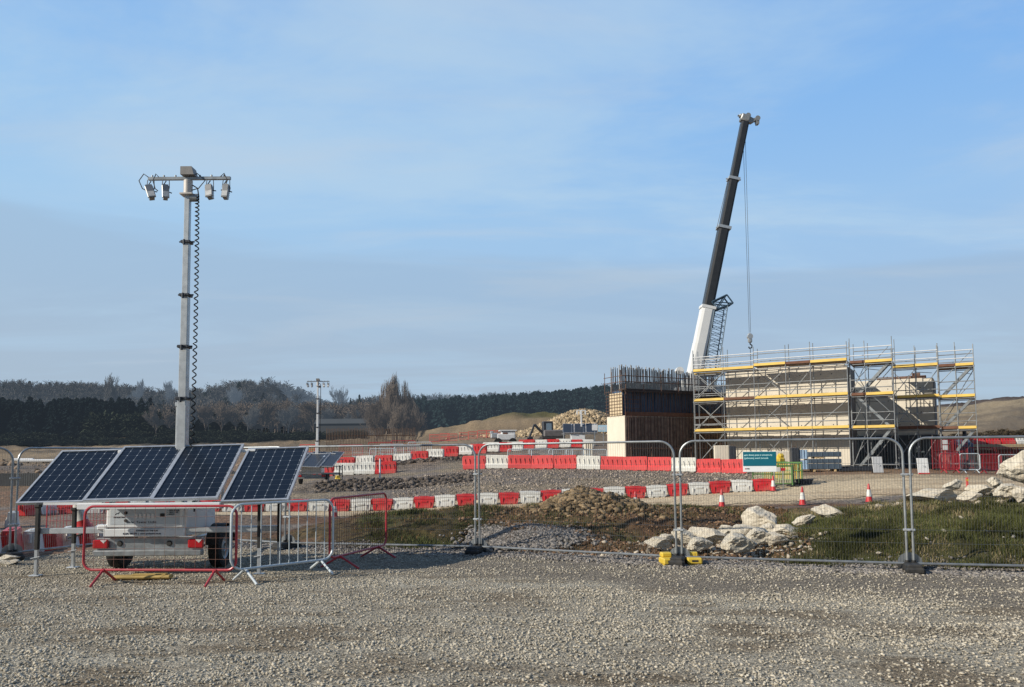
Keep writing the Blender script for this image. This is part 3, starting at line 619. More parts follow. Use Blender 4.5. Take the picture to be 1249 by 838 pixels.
# red barrier across the back of the trailer
M_redbar = mat('red_barrier_paint', (.42, .03, .045), .38, 0, .12, 8, dirt=DUST, dirtamt=.2)
M_rbwire = mat('rusty_wire', (.20, .10, .075), .6, .2, .2, 8)
M_wb = mat('white_barrier_paint', (.55, .61, .64), .4, .1, .08, 5, dirt=(.3, .3, .3), dirtamt=.3)
bL = P(104, 618, 11.15); bR = P(289, 616, 11.0); cen = (bL + bR) / 2; ww = (bR - bL).length
ped_barrier('red tubular barrier with thin wire mesh standing across the back of the near trailer', (cen.x, cen.y, 0), math.atan2(bR.y - bL.y, bR.x - bL.x), ww, 1.10, M_redbar, M_rbwire, 15, .0022, (.30, .30), (.35, .5, .65, .8, .95), group='pedestrian barriers round the near trailer')
bL = P(291, 690, 11.05); bR = P(398, 671, 12.1); cen = (bL + bR) / 2
ped_barrier('white tubular pedestrian barrier beside the near trailer', (cen.x, cen.y, 0), math.atan2(bR.y - bL.y, bR.x - bL.x), 1.68, 1.12, M_wb, M_wb, 11, .0075, (.22, .34), None, group='pedestrian barriers round the near trailer', r=.17)
bL = P(402, 668, 12.2); bR = P(471, 655, 14.1); cen = (bL + bR) / 2
ped_barrier('red mesh pedestrian barrier turned edge-on, right of the white barrier', (cen.x, cen.y, 0), math.atan2(bR.y - bL.y, bR.x - bL.x), (Vector((bL.x, bL.y)) - Vector((bR.x, bR.y))).length, 1.13, M_redbar, M_rbwire, 26, .0035, (.32, .34), (.35, .5, .65, .8, .95), group='pedestrian barriers round the near trailer')
ped_barrier('red mesh pedestrian barrier standing behind the trailer at the left', (XU(100, 21), 21, gz(XU(100, 21), 21)), .05, 1.75, 1.05, M_redbar, M_redbar, 20, .006, (.32, .34), (.5, .8))
# ================================================================== solar panels & light tower
def panel_mat(name='solar_cells', cols=6, rows=11, w=1.0, h=1.65, dusty=0.0):
    m = bpy.data.materials.new(name); m.use_nodes = True; nt = m.node_tree; N = nt.nodes; L = nt.links; b = N['Principled BSDF']
    tc = N.new('ShaderNodeTexCoord'); sp = N.new('ShaderNodeSeparateXYZ'); L.new(tc.outputs['Object'], sp.inputs[0])
    def grid(src, cnt, size, half):
        a = N.new('ShaderNodeMath'); a.operation = 'MULTIPLY'; a.inputs[1].default_value = cnt / size; L.new(src, a.inputs[0])
        f = N.new('ShaderNodeMath'); f.operation = 'PINGPONG'; f.inputs[1].default_value = .5; L.new(a.outputs[0], f.inputs[0])
        return f.outputs[0]
    gx = grid(sp.outputs[0], cols, w - .06, 0); gy = grid(sp.outputs[1], rows, h - .06, 0)
    lx = N.new('ShaderNodeMath'); lx.operation = 'LESS_THAN'; lx.inputs[1].default_value = .022; L.new(gx, lx.inputs[0])
    ly = N.new('ShaderNodeMath'); ly.operation = 'LESS_THAN'; ly.inputs[1].default_value = .03; L.new(gy, ly.inputs[0])
    ad = N.new('ShaderNodeMath'); ad.operation = 'ADD'; L.new(gx, ad.inputs[0]); L.new(gy, ad.inputs[1]); dm = N.new('ShaderNodeMath'); dm.operation = 'LESS_THAN'; dm.inputs[1].default_value = .075; L.new(ad.outputs[0], dm.inputs[0])
    lys = N.new('ShaderNodeMath'); lys.operation = 'MULTIPLY'; lys.inputs[1].default_value = .06; L.new(ly.outputs[0], lys.inputs[0])
    lxs = N.new('ShaderNodeMath'); lxs.operation = 'MULTIPLY'; lxs.inputs[1].default_value = .28; L.new(lx.outputs[0], lxs.inputs[0])
    m1 = N.new('ShaderNodeMath'); m1.operation = 'MAXIMUM'; L.new(lxs.outputs[0], m1.inputs[0]); L.new(lys.outputs[0], m1.inputs[1])
    m2 = N.new('ShaderNodeMath'); m2.operation = 'MAXIMUM'; L.new(m1.outputs[0], m2.inputs[0]); L.new(dm.outputs[0], m2.inputs[1])
    n = N.new('ShaderNodeTexNoise'); n.inputs['Scale'].default_value = 2; L.new(tc.outputs['Object'], n.inputs[0])
    c = N.new('ShaderNodeMix'); c.data_type = 'RGBA'; L.new(n.outputs[0], c.inputs[0]); c.inputs[6].default_value = (.006 + dusty, .010 + dusty, .018 + dusty, 1); c.inputs[7].default_value = (.010 + dusty, .017 + dusty, .028 + dusty, 1)
    mx = N.new('ShaderNodeMix'); mx.data_type = 'RGBA'; L.new(m2.outputs[0], mx.inputs[0]); L.new(c.outputs[2], mx.inputs[6]); mx.inputs[7].default_value = (.42, .47, .52, 1)
    L.new(mx.outputs[2], b.inputs['Base Color']); b.inputs['Roughness'].default_value = .32; b.inputs['Specular IOR Level'].default_value = .22 if not dusty else .6
    return m
M_cells = panel_mat(); M_cellsd = panel_mat('dusty_solar_cells', 1, 1, dusty=.02)
def solar_panel(par, bl, br, tl, cells=M_cells, w=1.0, h=1.65, label=None):
    """panel from its lower left, lower right and upper left corners (local coordinates of the trailer)"""
    bl, br, tl = Vector(bl), Vector(br), Vector(tl); x = (br - bl); w = x.length; x.normalize(); y = tl - bl; h = y.length; y.normalize(); z = x.cross(y).normalized()
    M = Matrix((x, y, z)).transposed().to_4x4(); M.translation = bl
    m = MB(); m.box((w / 2, h / 2, -.012), (w - .05, h - .05, .02)); o = m.build('solar_panel', cells, par); o.matrix_local = M
    for me_v in o.data.vertices: pass
    m = MB(); f = .035
    m.box((w / 2, f / 2, -.01), (w, f, .045)); m.box((w / 2, h - f / 2, -.01), (w, f, .045)); m.box((f / 2, h / 2, -.01), (f, h - 2 * f, .0448)); m.box((w - f / 2, h / 2, -.01), (f, h - 2 * f, .0448))
    q = m.build('panel_frame', M_galv2, o)
    return o
def lamp(par, x, y, z, tilt, flip, kind):
    t = MB(); rot = Euler((-.25 if kind else -.35, tilt, flip)).to_matrix(); w_ = .085 if kind else .10
    c = Vector((x, y, z - .01)); t.box(c, (w_ * .8, .10, .25), rot, (1.35, 1.25))
    t.bbox(c + rot @ Vector((0, -.035, -.005)), (w_ + .03, .03, .24), .008, rot)
    for k in range(6): t.box(c + rot @ Vector((0, .06, -.09 + k * .036)), (w_ * .85, .04, .008), rot)
    o = t.build('lamp', M_lampg, par)
    g = MB(); g.box(c + rot @ Vector((0, -.053, 0)), (w_ + .005, .006, .21), rot); g.build('lens', M_lens, o)
    b = MB(); b.tube([Vector((x - .05, y, z + .21)), Vector((x - .065, y, z + .08)), c + rot @ Vector((-w_ * .6, 0, .02))], .007, 5); b.tube([Vector((x + .06, y, z + .21)), Vector((x + .065, y, z + .08)), c + rot @ Vector((w_ * .6, 0, .02))], .007, 5)
    b.cyl(c + rot @ Vector((w_ * .5, 0, .02)), c + rot @ Vector((w_ * .5 + .06, 0, -.0)), .01, n=5); b.build('bracket', M_dark, o)
    c2 = MB(); c2.tube([Vector((x, y + .02, z + .2)), Vector((x - .06, y + .04, z + .13)), Vector((x - .03, y + .07, z + .02)), c + rot @ Vector((0, .07, -.04))], .009, 5); c2.build('supply_cable', M_black, o)
    return o
def light_tower(name, label, X0, D0, rz, panels, full=True, H=6.72, group=None, cells=M_cells, flipx=1, scale=1):
    t = thing(name, label, 'light tower', (X0, D0, gz(X0, D0) if D0 > 20 else 0), rz, group)
    # ---- mast, in telescoping sections
    mast = MB(); zs = [0.55, 2.72, 3.60, 4.50, 5.42, 6.50]; ws = [.17, .152, .136, .122, .110]
    def sq(b_, a, c, wd):
        b_.bbox((0, .72, (a + c) / 2), (wd, wd, c - a), .008)
    sq(mast, .55, 2.72, .152); m_o = mast.build('mast', M_galv2, t)
    for k in range(1, 5):
        s_ = MB(); sq(s_, zs[k] - .02, zs[k + 1], ws[k] - .02)
        s_.build('mast_section', M_galv2, m_o)
        c_ = MB(); c_.bbox((0, .72, zs[k]), (ws[k] + .055, ws[k] + .055, .05), .01); c_.cyl((-.13, .72, zs[k] + .01), (.13, .72, zs[k] + .01), .014, n=6); c_.cyl((.0, .60, zs[k] - .07), (0, .60, zs[k] + .02), .02, n=6); c_.build('collar', M_dark, m_o)
    p_ = MB(); p_.cyl((-.10, .70, 1.5), (-.10, .70, 2.60), .012, n=6); p_.bbox((-.10, .70, 2.62), (.05, .06, .07), .01); p_.build('guide_rod', M_galv2, m_o)
    # ---- head
    h = MB(); h.cyl((0, .72, 6.26), (0, .72, 6.50), .075, n=16); h.bbox((0, .72, 6.25), (.22, .2, .03), .006); h.build('head_motor', mat('head_beige', (.50, .46, .42), .5, .1, .1, 10), t)
    h = MB(); h.prism([(-.10, 6.58), (.13, 6.58), (.09, 6.72), (-.10, 6.72)], .62, .82); h.build('head_box', mat('head_grey', (.22, .21, .20), .6, .1, .1, 10), t)
    h = MB(); h.bbox((.02, .72, 6.54), (1.42, .05, .055), .006)
    for q in (-.62, -.42, -.22, .2, .4, .62): h.cyl((q, .72, 6.55), (q, .72, 6.60), .016, n=6)
    h.cyl((.05, .72, 6.2), (.17, .72, 6.2), .07, n=10); h.build('cross_bar', M_galv, t)
    for x, tl, kd in ((-.64, -.26, 0), (-.38, -.03, 1), (.38, -.20, 0), (.66, 0.02, 1)): lamp(t, x, .70, 6.30, tl, (0 if x > 0 else .5), kd)
    if full:
        for x, dx in ((-.68, -.08), (-.5, -.05), (.56, .06), (.02, .14)):
            h = MB(); h.tube([Vector((x, .70, 6.56)), Vector((x + dx, .70, 6.62)), Vector((x + dx * 2.0, .70, 6.5)), Vector((x + dx * 1.2, .70, 6.36)), Vector((x + dx * .2, .70, 6.32))], .009, 5)
            h.build('lamp_cable', M_black, t)
    # ---- coiled cable
    c = MB(); pts = [Vector((.08, .72, 6.42)), Vector((.17, .70, 6.36))]; n = 44 * 8; r_ = .03
    for i in range(n if full else 2):
        a = i / 8 * 2 * PI; f = i / n
        z = 6.22 - 4.6 * (f ** 1.25); rr = r_
        pts.append(Vector((.165 + .02 * math.sin(f * 3) + rr * math.cos(a), .70 + rr * math.sin(a), z)))
    pts.append(Vector((.15, .7, 1.5))); c.tube(pts, .011 if full else .02, 5); c.build('coiled_cable', M_black, t)
    if full:
        for ch in list(t.children): ch.location = (-.075, 0, .07)
    # ---- panels
    for (bl, br, tl) in panels: solar_panel(t, bl, br, tl, cells)
    s_ = MB()
    s_.bbox((.03, -.64, 1.075), (2.14, .07, .09), .01); s_.box((-.6, 0, 1.42), (.05, 1.5, .05), Euler((R(31), 0, 0)).to_matrix()); s_.box((.65, 0, 1.42), (.05, 1.5, .05), Euler((R(31), 0, 0)).to_matrix())
    s_.bbox((.03, .66, 1.9), (2.3, .05, .05), .008); s_.cyl((-.6, .62, .95), (-.6, .66, 1.9), .025); s_.cyl((.65, .62, .95), (.65, .66, 1.9), .025)
    s_.box((-1.3, -.30, 1.10), (.9, .05, .04)); s_.box((1.3, -.30, 1.10), (.9, .05, .04)); s_.box((-1.3, .5, 1.54), (.9, .05, .04)); s_.box((1.3, .5, 1.54), (.9, .05, .04))
    s_.build('panel_rack', M_white, t)
    # ---- body cabinet
    b = MB(); b.bbox((-.18, .30, .865), (1.24, 1.16, .46), .015); b.bbox((-.18, -.30, .93), (1.16, .05, .30), .01); b.build('cabinet', M_white, t)
    b = MB(); b.bbox((-.18, -.30, .70), (1.24, .10, .12), .01); b.bbox((-.84, -.28, .78), (.16, .1, .08), .02); b.build('lower_shelf', M_white, t)
    b = MB(); b.bbox((-.12, -.02, .36), (1.56, .62, .0), .0) if False else None
    b.bbox((-.13, -.24, .515), (1.62, .06, .20), .008); b.bbox((-.13, -.29, .39), (1.66, .12, .085), .012); b.bbox((-.5, .8, .5), (.08, 2.0, .1), .01); b.bbox((.25, .8, .5), (.08, 2.0, .1), .01)
    b.prism([(-.55, .45), (.3, .45), (-.06, .52), (-.18, .52)], 1.75, 1.81); b.cyl((-.12, 1.8, .5), (-.12, 2.9, .5), .045); b.build('chassis', M_galv, t)
    for sx in (-.86, .60):
        l = MB(); l.bbox((sx, -.30, .525), (.235, .05, .135), .015); lo = l.build('tail_light', M_tail, t)
        if full:
            l = MB(); l.prism([(sx + .0, .59), (sx + .1, .59), (sx + .055, .54)], -.329, -.326); l.build('reflector', M_lens, lo)
    if full:
        l = MB()
        for x in (-.58, .18): l.lathe([(0, .012), (.035, .012), (.045, 0), (.045, -.01)], 12, Matrix.Translation((x, -.283, .53)) @ Matrix.Rotation(R(90), 4, 'X'))
        l.build('socket', M_black, t)
        l = MB(); l.box((-.18, -.327, .945), (1.06, .004, .24)); fr_ = l.build('control_plate', mat('plate_grey', (.50, .54, .57), .4, .1, .06, 4), t)
        l = MB(); l.cyl((-.47, -.329, 1.00), (-.47, -.345, 1.00), .024, n=12); l.cyl((-.47, -.329, .885), (-.47, -.345, .885), .024, n=12); l.bbox((.09, -.335, .965), (.066, .014, .05), .004); l.build('switch', M_black, fr_)
        for k in range(5):
            l = MB(); l.bbox((-.31 + k * .063, -.335, .955), (.042, .014, .075), .004)
            l.build('switch_button', M_white, fr_)
        text_mesh('lettering', 'PROLECTRIC', .032, Matrix.Translation((-.66, -.331, .925)) @ UPR, M_ink, fr_)
        text_mesh('lettering', 'Solar Tower Light', .045, Matrix.Translation((-.46, -.331, .845)) @ UPR, M_ink, fr_, spacing=1.35)
        text_mesh('lettering', '~ 100% SOLAR\n~ ZERO FUEL\n~ SILENT', .030, Matrix.Translation((.16, -.331, 1.025)) @ UPR, M_ink, fr_)
        text_mesh('lettering', 'POWERED BY THE SUN', .032, Matrix.Translation((-.30, -.353, .720)) @ UPR, M_ink, t)
        text_mesh('lettering', '01275 400 570  |  www.prolectric.co.uk', .036, Matrix.Translation((-.50, -.353, .675)) @ UPR, M_ink, t)
        l = MB(); l.tube([Vector((-.64, -.331, .975)), Vector((-.61, -.331, 1.0)), Vector((-.60, -.331, .985)), Vector((-.575, -.331, 1.015))], .004, 4); l.build('emblem', M_ink, fr_)
        l = MB(); l.bbox((.444, .0, 1.02), (.012, .05, .06), .004); l.bbox((.444, .65, 1.03), (.012, .04, .06), .004); l.build('latch', M_black, t)
    for ch in t.children:
        if full and ch.name.split('.')[0] in ('cabinet', 'lower_shelf', 'chassis', 'tail_light', 'socket', 'control_plate', 'lettering', 'latch'): ch.location.z -= .05
    # ---- wheels
    for sx in (-1, 1):
        wx = -.16 + sx * .82
        Mw = Matrix.Translation((wx, .55, .325)) @ Matrix.Rotation(R(90) * sx, 4, 'Y')
        l = MB(); l.lathe([(.19, -.09), (.27, -.1), (.315, -.085), (.325, -.05), (.325, .05), (.315, .085), (.27, .1), (.19, .09), (.185, 0), (.19, -.09)], 28, Mw)
        wo = l.build('wheel', M_tread, t)
        l = MB(); l.lathe([(0, .03), (.05, .035), (.07, .07), (.12, .05), (.17, .055), (.20, .085), (.205, .07), (.19, -.06)], 24, Mw); l.build('rim', M_galv, wo)
        l = MB(); seg = [(.39 * math.cos(a), .39 * math.sin(a)) for a in [R(10 + 16 * k) for k in range(11)]]; seg2 = [(.375 * math.cos(a), .375 * math.sin(a)) for a in [R(170 - 16 * k) for k in range(11)]]
        l.prism(seg + seg2, -.11, .11, Matrix.Translation((wx, .55, .33)) @ Matrix.Rotation(R(90), 4, 'Z')); l.build('mudguard', M_black, t)
    # ---- outriggers
    for (lx, ly, zt) in ((-1.83, -.25, 1.12), (-1.76, .62, 1.0), (1.58, -.25, 1.2), (1.62, .62, 1.22)):
        sgn = -1 if lx < 0 else 1; za = .68 if ly < 0 else .62
        l = MB(); x0 = sgn * .45 - .15; l.bbox(((lx + x0) / 2, ly, za), (abs(lx - x0), .07, .085), .006); ou = l.build('outrigger', M_galv2, t)
        l = MB(); l.bbox((lx, ly - .065, (zt * .9 + .36) / 2 + .05), (.06, .06, zt * .9 - .34), .008); l.bbox((lx, ly - .065, zt * .9 + .06), (.085, .09, .05), .01); l.build('jack_tube', M_black, ou)
        l = MB(); l.bbox((lx, ly - .065, .22), (.05, .05, .42), .005); l.bbox((lx, ly - .065, .012), (.16, .13, .02), .005); l.cyl((lx - .07, ly - .1, .27), (lx + .07, ly - .1, .30), .008); l.build('jack_leg', M_galv2, ou)
    return t
T0X, T0Y = -5.47, 12.25
def loc_pts(u, v, D): p = P(u, v, D); return Vector((p.x - T0X, p.y - T0Y, p.z))
pan = [(loc_pts(19, 615, 11.95), loc_pts(98, 615, 11.85), loc_pts(69, 551, 13.1)),
       (loc_pts(101, 611.5, 11.6), loc_pts(183, 610.5, 11.6), loc_pts(146, 546, 12.95)),
       (loc_pts(183.5, 610.5, 11.6), loc_pts(264, 609.5, 11.6), loc_pts(219, 544.5, 12.95)),
       (loc_pts(269, 613, 11.6), loc_pts(351, 611, 11.6), loc_pts(300, 548, 12.95))]
NEAR_T = light_tower('light_tower', 'solar light tower trailer nearest the camera, its four panels and tall mast at the left', T0X, T0Y, 0, pan)
# cone wedged on the near trailer's outrigger
def cone(label, loc, h=.75, rot=(0, 0, 0), group=None, cat='traffic cone'):
    t = thing('traffic_cone', label, cat, loc, 0, group); t.rotation_euler = rot; k = h / .75
    m = MB(); m.bbox((0, 0, .018 * k), (.40 * k, .40 * k, .036 * k), .012); m.build('base', M_black, t)
    def ring(z0, z1): r0 = .135 - .105 * (z0 - .03) / .72; r1 = .135 - .105 * (z1 - .03) / .72; return [(r0 * k, z0 * k), (r1 * k, z1 * k)]
    m = MB(); m.lathe([(.155 * k, .036 * k), (.14 * k, .05 * k)] + ring(.05, .24), 18); m.build('lower_cone', M_rplast, t); m = MB(); m.lathe(ring(.52, .73) + [(.02 * k, .75 * k), (0, .75 * k)], 18); m.build('cone_tip', M_rplast, t)
    m = MB(); m.lathe([(ring(.24, .52)[0][0] + .002, .24 * k), (ring(.24, .52)[1][0] + .002, .52 * k)], 18); m.build('sleeve', M_wplast, t)
    return t
c = cone('upright red and white cone leaning behind the left solar panels', (0, 0, 0), .75, (R(4), R(-15), 0)); c.location = Vector((P(104, 652, 13.1).x, 13.1, P(104, 652, 13.1).z - .0)); 
for u, v, h, lb in ((879, 620, .74, 'road cone on the verge right of the yellow fence foot, left of the taller rocks'), (977, 617, .74, 'road cone between the rock pile and the green barriers'), (1058, 612, .74, 'road cone behind the right fence joint, nearest the grass bank'), (774, 617, .74, 'road cone half hidden behind the earth mound'), (409, 634, .62, 'small road cone seen through the edge-on red barrier'), (942, 594, .7, 'road cone standing at the right-hand end of the low barrier row')):
    s = h / (23 / F); Dg = {879: 30.5, 977: 30.5, 1058: 30.5, 774: 30.3, 409: 30.5, 942: 34.4}[u]
    q = G(u, Dg); cone(lb, q, h, (0, 0, R(u % 40)))
# yellow plank / chock under the trailer
t = thing('wooden_plank', 'long ochre timber lying on the gravel under the near trailer', 'plank', (P(172, 700, 11.5).x, 11.55, 0), .04)
m = MB(); m.bbox((0, 0, .035), (.86, .16, .055), .02); m.bbox((.1, .02, .07), (.5, .1, .02), .008); m.build('board', mat('ochre_timber', (.42, .29, .09), .7, 0, .2, 6), t)
# ================================================================== rocks
def rock_mesh(seed, sub=3, sq=(1, 1, 1)):
    import bmesh
    bm = bmesh.new(); bmesh.ops.create_icosphere(bm, subdivisions=sub, radius=1); r = random.Random(seed)
    planes = [(Vector((r.uniform(-1, 1), r.uniform(-1, 1), r.uniform(-1, 1))).normalized(), r.uniform(.42, .78)) for _ in range(17)]
    for v in bm.verts:
        p = v.co.copy()
        for n_, d_ in planes:
            e_ = p.dot(n_) - d_
            if e_ > 0: p -= n_ * e_ * .97
        from mathutils import noise
        p += p.normalized() * (noise.fractal(p * 2.2 + Vector((seed, 0, 0)), 1, 2, 4) * .07 + abs(noise.noise(p * 3.5 + Vector((seed, 3, 0)))) * -.14 + noise.noise(p * 11) * .02)
        v.co = Vector((p.x * sq[0], p.y * sq[1], p.z * sq[2]))
    me = bpy.data.meshes.new('boulder'); bm.to_mesh(me); bm.free(); me.materials.append(M_rock); return me
RM = [rock_mesh(i, 4, q) for i, q in enumerate([(1, .8, .75), (1, .7, .55), (.9, .9, .9), (1, .7, .42), (1, .8, .65), (.8, .7, 1), (1, .75, .5)])]
def rock(label, u, v, wpx, hpx, D, k, rz=None, grp='pale limestone boulders behind the fence', dz=0, tilt=None):
    s = F / D; W = wpx / s / 2; Hh = hpx / s / 2; p = P(u, v, D)
    o = bpy.data.objects.new('boulder', RM[k % len(RM)]); COL.objects.link(o); bb = [max(abs(c.co[i]) for c in o.data.vertices) for i in range(3)]
    o.location = (p.x, D, p.z); o.scale = (W / bb[0], (W + Hh) / 2 / bb[1], Hh / bb[2]); o.rotation_euler = (R(random.uniform(-8, 8)), tilt or 0, rz if rz is not None else random.choice((0, PI)) + R(random.uniform(-15, 15)))
    return tag(o, label, 'boulder', grp)
RK = [  # u, v(centre), w, h, D, mesh, label
 (930, 636, 46, 34, 15.2, 2, 'tall pointed pale boulder standing above the rock pile'),
 (897, 660, 44, 28, 13.6, 0, 'large split pale boulder at the middle front of the rock pile'),
 (862, 652, 48, 24, 14.2, 4, 'broad grey-white boulder right of the yellow-footed fence joint'),
 (851, 662, 32, 19, 13.5, 0, 'rounded front boulder low down just right of the fence joint'),
 (835, 655, 30, 20, 14.0, 2, 'squat boulder seen directly behind the fence joint'),
 (800, 662, 34, 13, 13.7, 1, 'low flat boulder at the left end of the rock pile'),
 (812, 657, 20, 14, 13.9, 4, 'small boulder left of the fence joint'),
 (908, 649, 40, 22, 14.4, 4, 'wide boulder lying under the tall pointed one'),
 (925, 652, 36, 24, 14.2, 0, 'block shaped boulder right of the split boulder'),
 (938, 645, 26, 16, 14.8, 6, 'brownish boulder leaning on the right of the pointed one'),
 (883, 648, 26, 14, 14.6, 3, 'flat slab sloping across the back of the rock pile'),
 (945, 657, 30, 18, 14.0, 4, 'lower boulder at the right end of the rock pile'),
 (960, 647, 34, 13, 14.6, 1, 'narrow boulder where the rock pile meets the grass bank'),
 (980, 635, 28, 14, 15.4, 4, 'boulder on the slope where the grass begins'),
 (1008, 624, 42, 15, 16.2, 3, 'long pale slab lying up the slope of the bank'),
 (1133, 606, 66, 17, 17.6, 1, 'very long low slab on the bank crest right of the fence joint'),
 (1160, 594, 26, 15, 18.0, 5, 'bright wedge shaped boulder standing on the long slab'),
 (1194, 597, 30, 14, 17.8, 4, 'mid-sized rough boulder between the wedge and the big one'),
 (1228, 597, 34, 20, 17.2, 0, 'pointed pale boulder in front of the biggest boulder'),
 (1243, 572, 52, 40, 17.8, 2, 'biggest pale boulder, cut off by the right picture edge'),
 (1212, 588, 20, 14, 18.4, 6, 'small brownish boulder left of the biggest one'),
 (1180, 606, 30, 12, 17.2, 3, 'thin slab in front of the long slab at the bank crest'),
 (1246, 602, 26, 22, 16.9, 4, 'boulder at the right edge below the biggest one'),
 (725, 620, 13, 8, 18.3, 2, 'single pale stone at the right foot of the earth mound'),
 (8, 686, 34, 10, 13.4, 1, 'pale stone under the flat one at the left picture edge'),
 (10, 680, 26, 6, 13.2, 3, 'flat white stone beside the leftmost fence foot'),
 (745, 615, 22, 9, 19.2, 3, 'grey slab stuck in the right flank of the earth mound'),
]
for i, (u, v, w_, h_, D, k, lb) in enumerate(RK):
    rock(lb, u, v, w_ * 1.06, h_ * 1.12, D, k, tilt=(-.35 if 'slope' in lb and u > 970 else random.uniform(-.12, .12)))
# chalky bits scattered in the grass bank
r2 = random.Random(9); small = [rock_mesh(50 + i, 2, (1, .8, .6)) for i in range(3)]
SPOT = [(1069, 619), (1173, 632), (1178, 642), (1187, 640), (1206, 640), (1212, 642), (1221, 633), (1240, 645), (1224, 656), (1236, 655), (1130, 657), (1072, 675), (1151, 648), (1203, 648), (790, 632)]
for i, (u, v) in enumerate(SPOT[:14]):
    # walk outwards to find the bank surface
    D = 12.3
    while D < 19:
        p = P(u, v, D)
        if gz(p.x, D) >= p.z - .05: break
        D += .05
    o = bpy.data.objects.new('chalk_stone', small[i % 3]); COL.objects.link(o); s = r2.uniform(.035, .06)
    o.location = P(u, v, D - .08); o.scale = (s * 1.3, s, s); o.rotation_euler = (0, r2.uniform(-.5, .5), r2.uniform(0, 6))
    tag(o, 'fist-sized yellowish chalk stone lying in the grass of the right bank', 'stone', 'chalk stones in the grass bank')
# ================================================================== plastic barriers
def low_barrier_mesh(L_=.93, H=.55, mat_=None, name='low_barrier', white=False):
    m = MB(); tp, bt = L_ / 2, L_ / 2 * (.80 if not white else .86)
    def slab(z0, z1, x0, x1, y0, y1):
        vs = [(-x0, -y0, z0), (x0, -y0, z0), (x0, y0, z0), (-x0, y0, z0), (-x1, -y1, z1), (x1, -y1, z1), (x1, y1, z1), (-x1, y1, z1)]
        m._add(vs, [(3, 2, 1, 0), (4, 5, 6, 7), (0, 1, 5, 4), (1, 2, 6, 5), (2, 3, 7, 6), (3, 0, 4, 7)])
    f = lambda z: bt + (tp - bt) * z / H
    slab(.06, H * .82, f(.06), f(H * .82), .20, .13); slab(H * .82, H, f(H * .82) + .0, f(H), .15, .12)
    for sx in (-1, 0, 1): m.bbox((sx * bt * .66, 0, .035), (.2, .38, .07), .015)
    for sx in (-1, 1): m.cyl((sx * (tp + .01), 0, H * .55), (sx * (tp + .01), 0, H * .9), .045, n=8)
    m.bbox((0, -.155, H * .60), (L_ * .34, .05, .09), .015)          # grip ledge
    for k in (-1, 1): m.bbox((k * L_ * .30, -.175, H * .35), (.05, .06, H * .45), .012)
    m.bbox((0, 0, H + .01), (L_ * .5, .09, .025), .008)
    return m
def mk_low(red):
    t = low_barrier_mesh(mat_=None, white=not red).build('low_barrier', M_rplast if red else M_wplast)
    return t
def big_barrier(red, L_=1.5, H=.84, faded=True, ribbed=True):
    m = MB(); prof = [(-.27, .05), (-.25, .25), (-.13, .36), (-.10, H), (.10, H), (.13, .36), (.25, .25), (.27, .05)]
    n = len(prof); hl = L_ / 2 - .02; vs = []
    for x in (-hl, hl): vs += [(x, y, z) for y, z in prof]
    m._add(vs, [tuple(reversed(range(n))), tuple(range(n, 2 * n))] + [(i, (i + 1) % n, (i + 1) % n + n, i + n) for i in range(n)])
    for k in range(3): m.bbox((-L_ / 2 + L_ * (k + .5) / 3, 0, .03), (L_ * .2, .5, .07), .015)
    sh = .12
    for k in range(5):                                               # raised slanting ribs on both faces
        x = -L_ / 2 + L_ * (k + .5) / 5
        for sy in (-1, 1):
            rot = Euler((0, -.22, 0)).to_matrix(); m.bbox((x, sy * .13, H * .62), (.07, .06, H * .42), .015, rot)
    m.bbox((0, 0, H + .015), (L_ * .96, .13, .05), .015)
    for sx in (-1, 1): m.cyl((sx * (hl + .015), 0, .3), (sx * (hl + .015), 0, H * .95), .05, n=8)
    return m
LOWR, LOWW = mk_low(True), mk_low(False)
BIGR = big_barrier(1).build('road_barrier', M_rplast2); BIGW = big_barrier(0).build('road_barrier', M_wplast2)
BIGR2 = big_barrier(1).build('road_barrier', M_rplast); BIGW2 = big_barrier(0).build('road_barrier', M_wplast)
PROTO = [LOWR, LOWW, BIGR, BIGW, BIGR2, BIGW2]
def put(proto, loc, rz, label, cat, group, sc=(1, 1, 1), sink=.02):
    o = proto.copy(); COL.objects.link(o); o.location = loc; o.location.z -= sink + random.uniform(0, .02); o.location.y += random.uniform(-.05, .05); o.rotation_euler = (R(random.uniform(-2, 2)), R(random.uniform(-1.6, 1.6)), rz); o.scale = sc
    return tag(o, label, cat, group)
def row(pts, pitch, seq, protos, labf, group, sc=1.0, jit=.02, turn=None):
    """place units along a polyline of ground points (X, Y), starting at its first point"""
    P_ = [Vector(p) for p in pts]; seg = [(P_[i + 1] - P_[i]).length for i in range(len(P_) - 1)]; tot = sum(seg); k = 0; s = pitch / 2
    def at(d):
        for i, L_ in enumerate(seg):
            if d <= L_ or i == len(seg) - 1: q = P_[i] + (P_[i + 1] - P_[i]) * (d / L_); return q, (P_[i + 1] - P_[i]).normalized()
            d -= L_
    while s < tot and k < len(seq):
        q, d = at(s); c = seq[k]; rz = math.atan2(d.y, d.x) + random.uniform(-jit, jit)
        if d.x < 0: rz += PI
        if turn is not None: rz = turn + random.uniform(-.05, .05)
        put(protos[0] if c == 'R' else protos[1], Vector((q.x, q.y, gz(q.x, q.y))), rz, labf(c, k), 'plastic barrier', group, (sc, sc, sc)); k += 1; s += pitch
XY = lambda u, D: (XU(u, D), D)
cn = {'R': 'red', 'W': 'white'}
# low row along the haul road, right to left
row([XY(943, 34.7), XY(900, 34.9), XY(800, 35), XY(600, 35), XY(400, 35.1), XY(250, 34.6), XY(60, 33.2), XY(20, 31.5)], .952, 'RWRWRW' * 6, (LOWR, LOWW),
    lambda c, k: f'{cn[c]} low barrier along the sandy road, {ORD[min(k,35)]} from the right end', 'low red and white barriers along the sandy road')
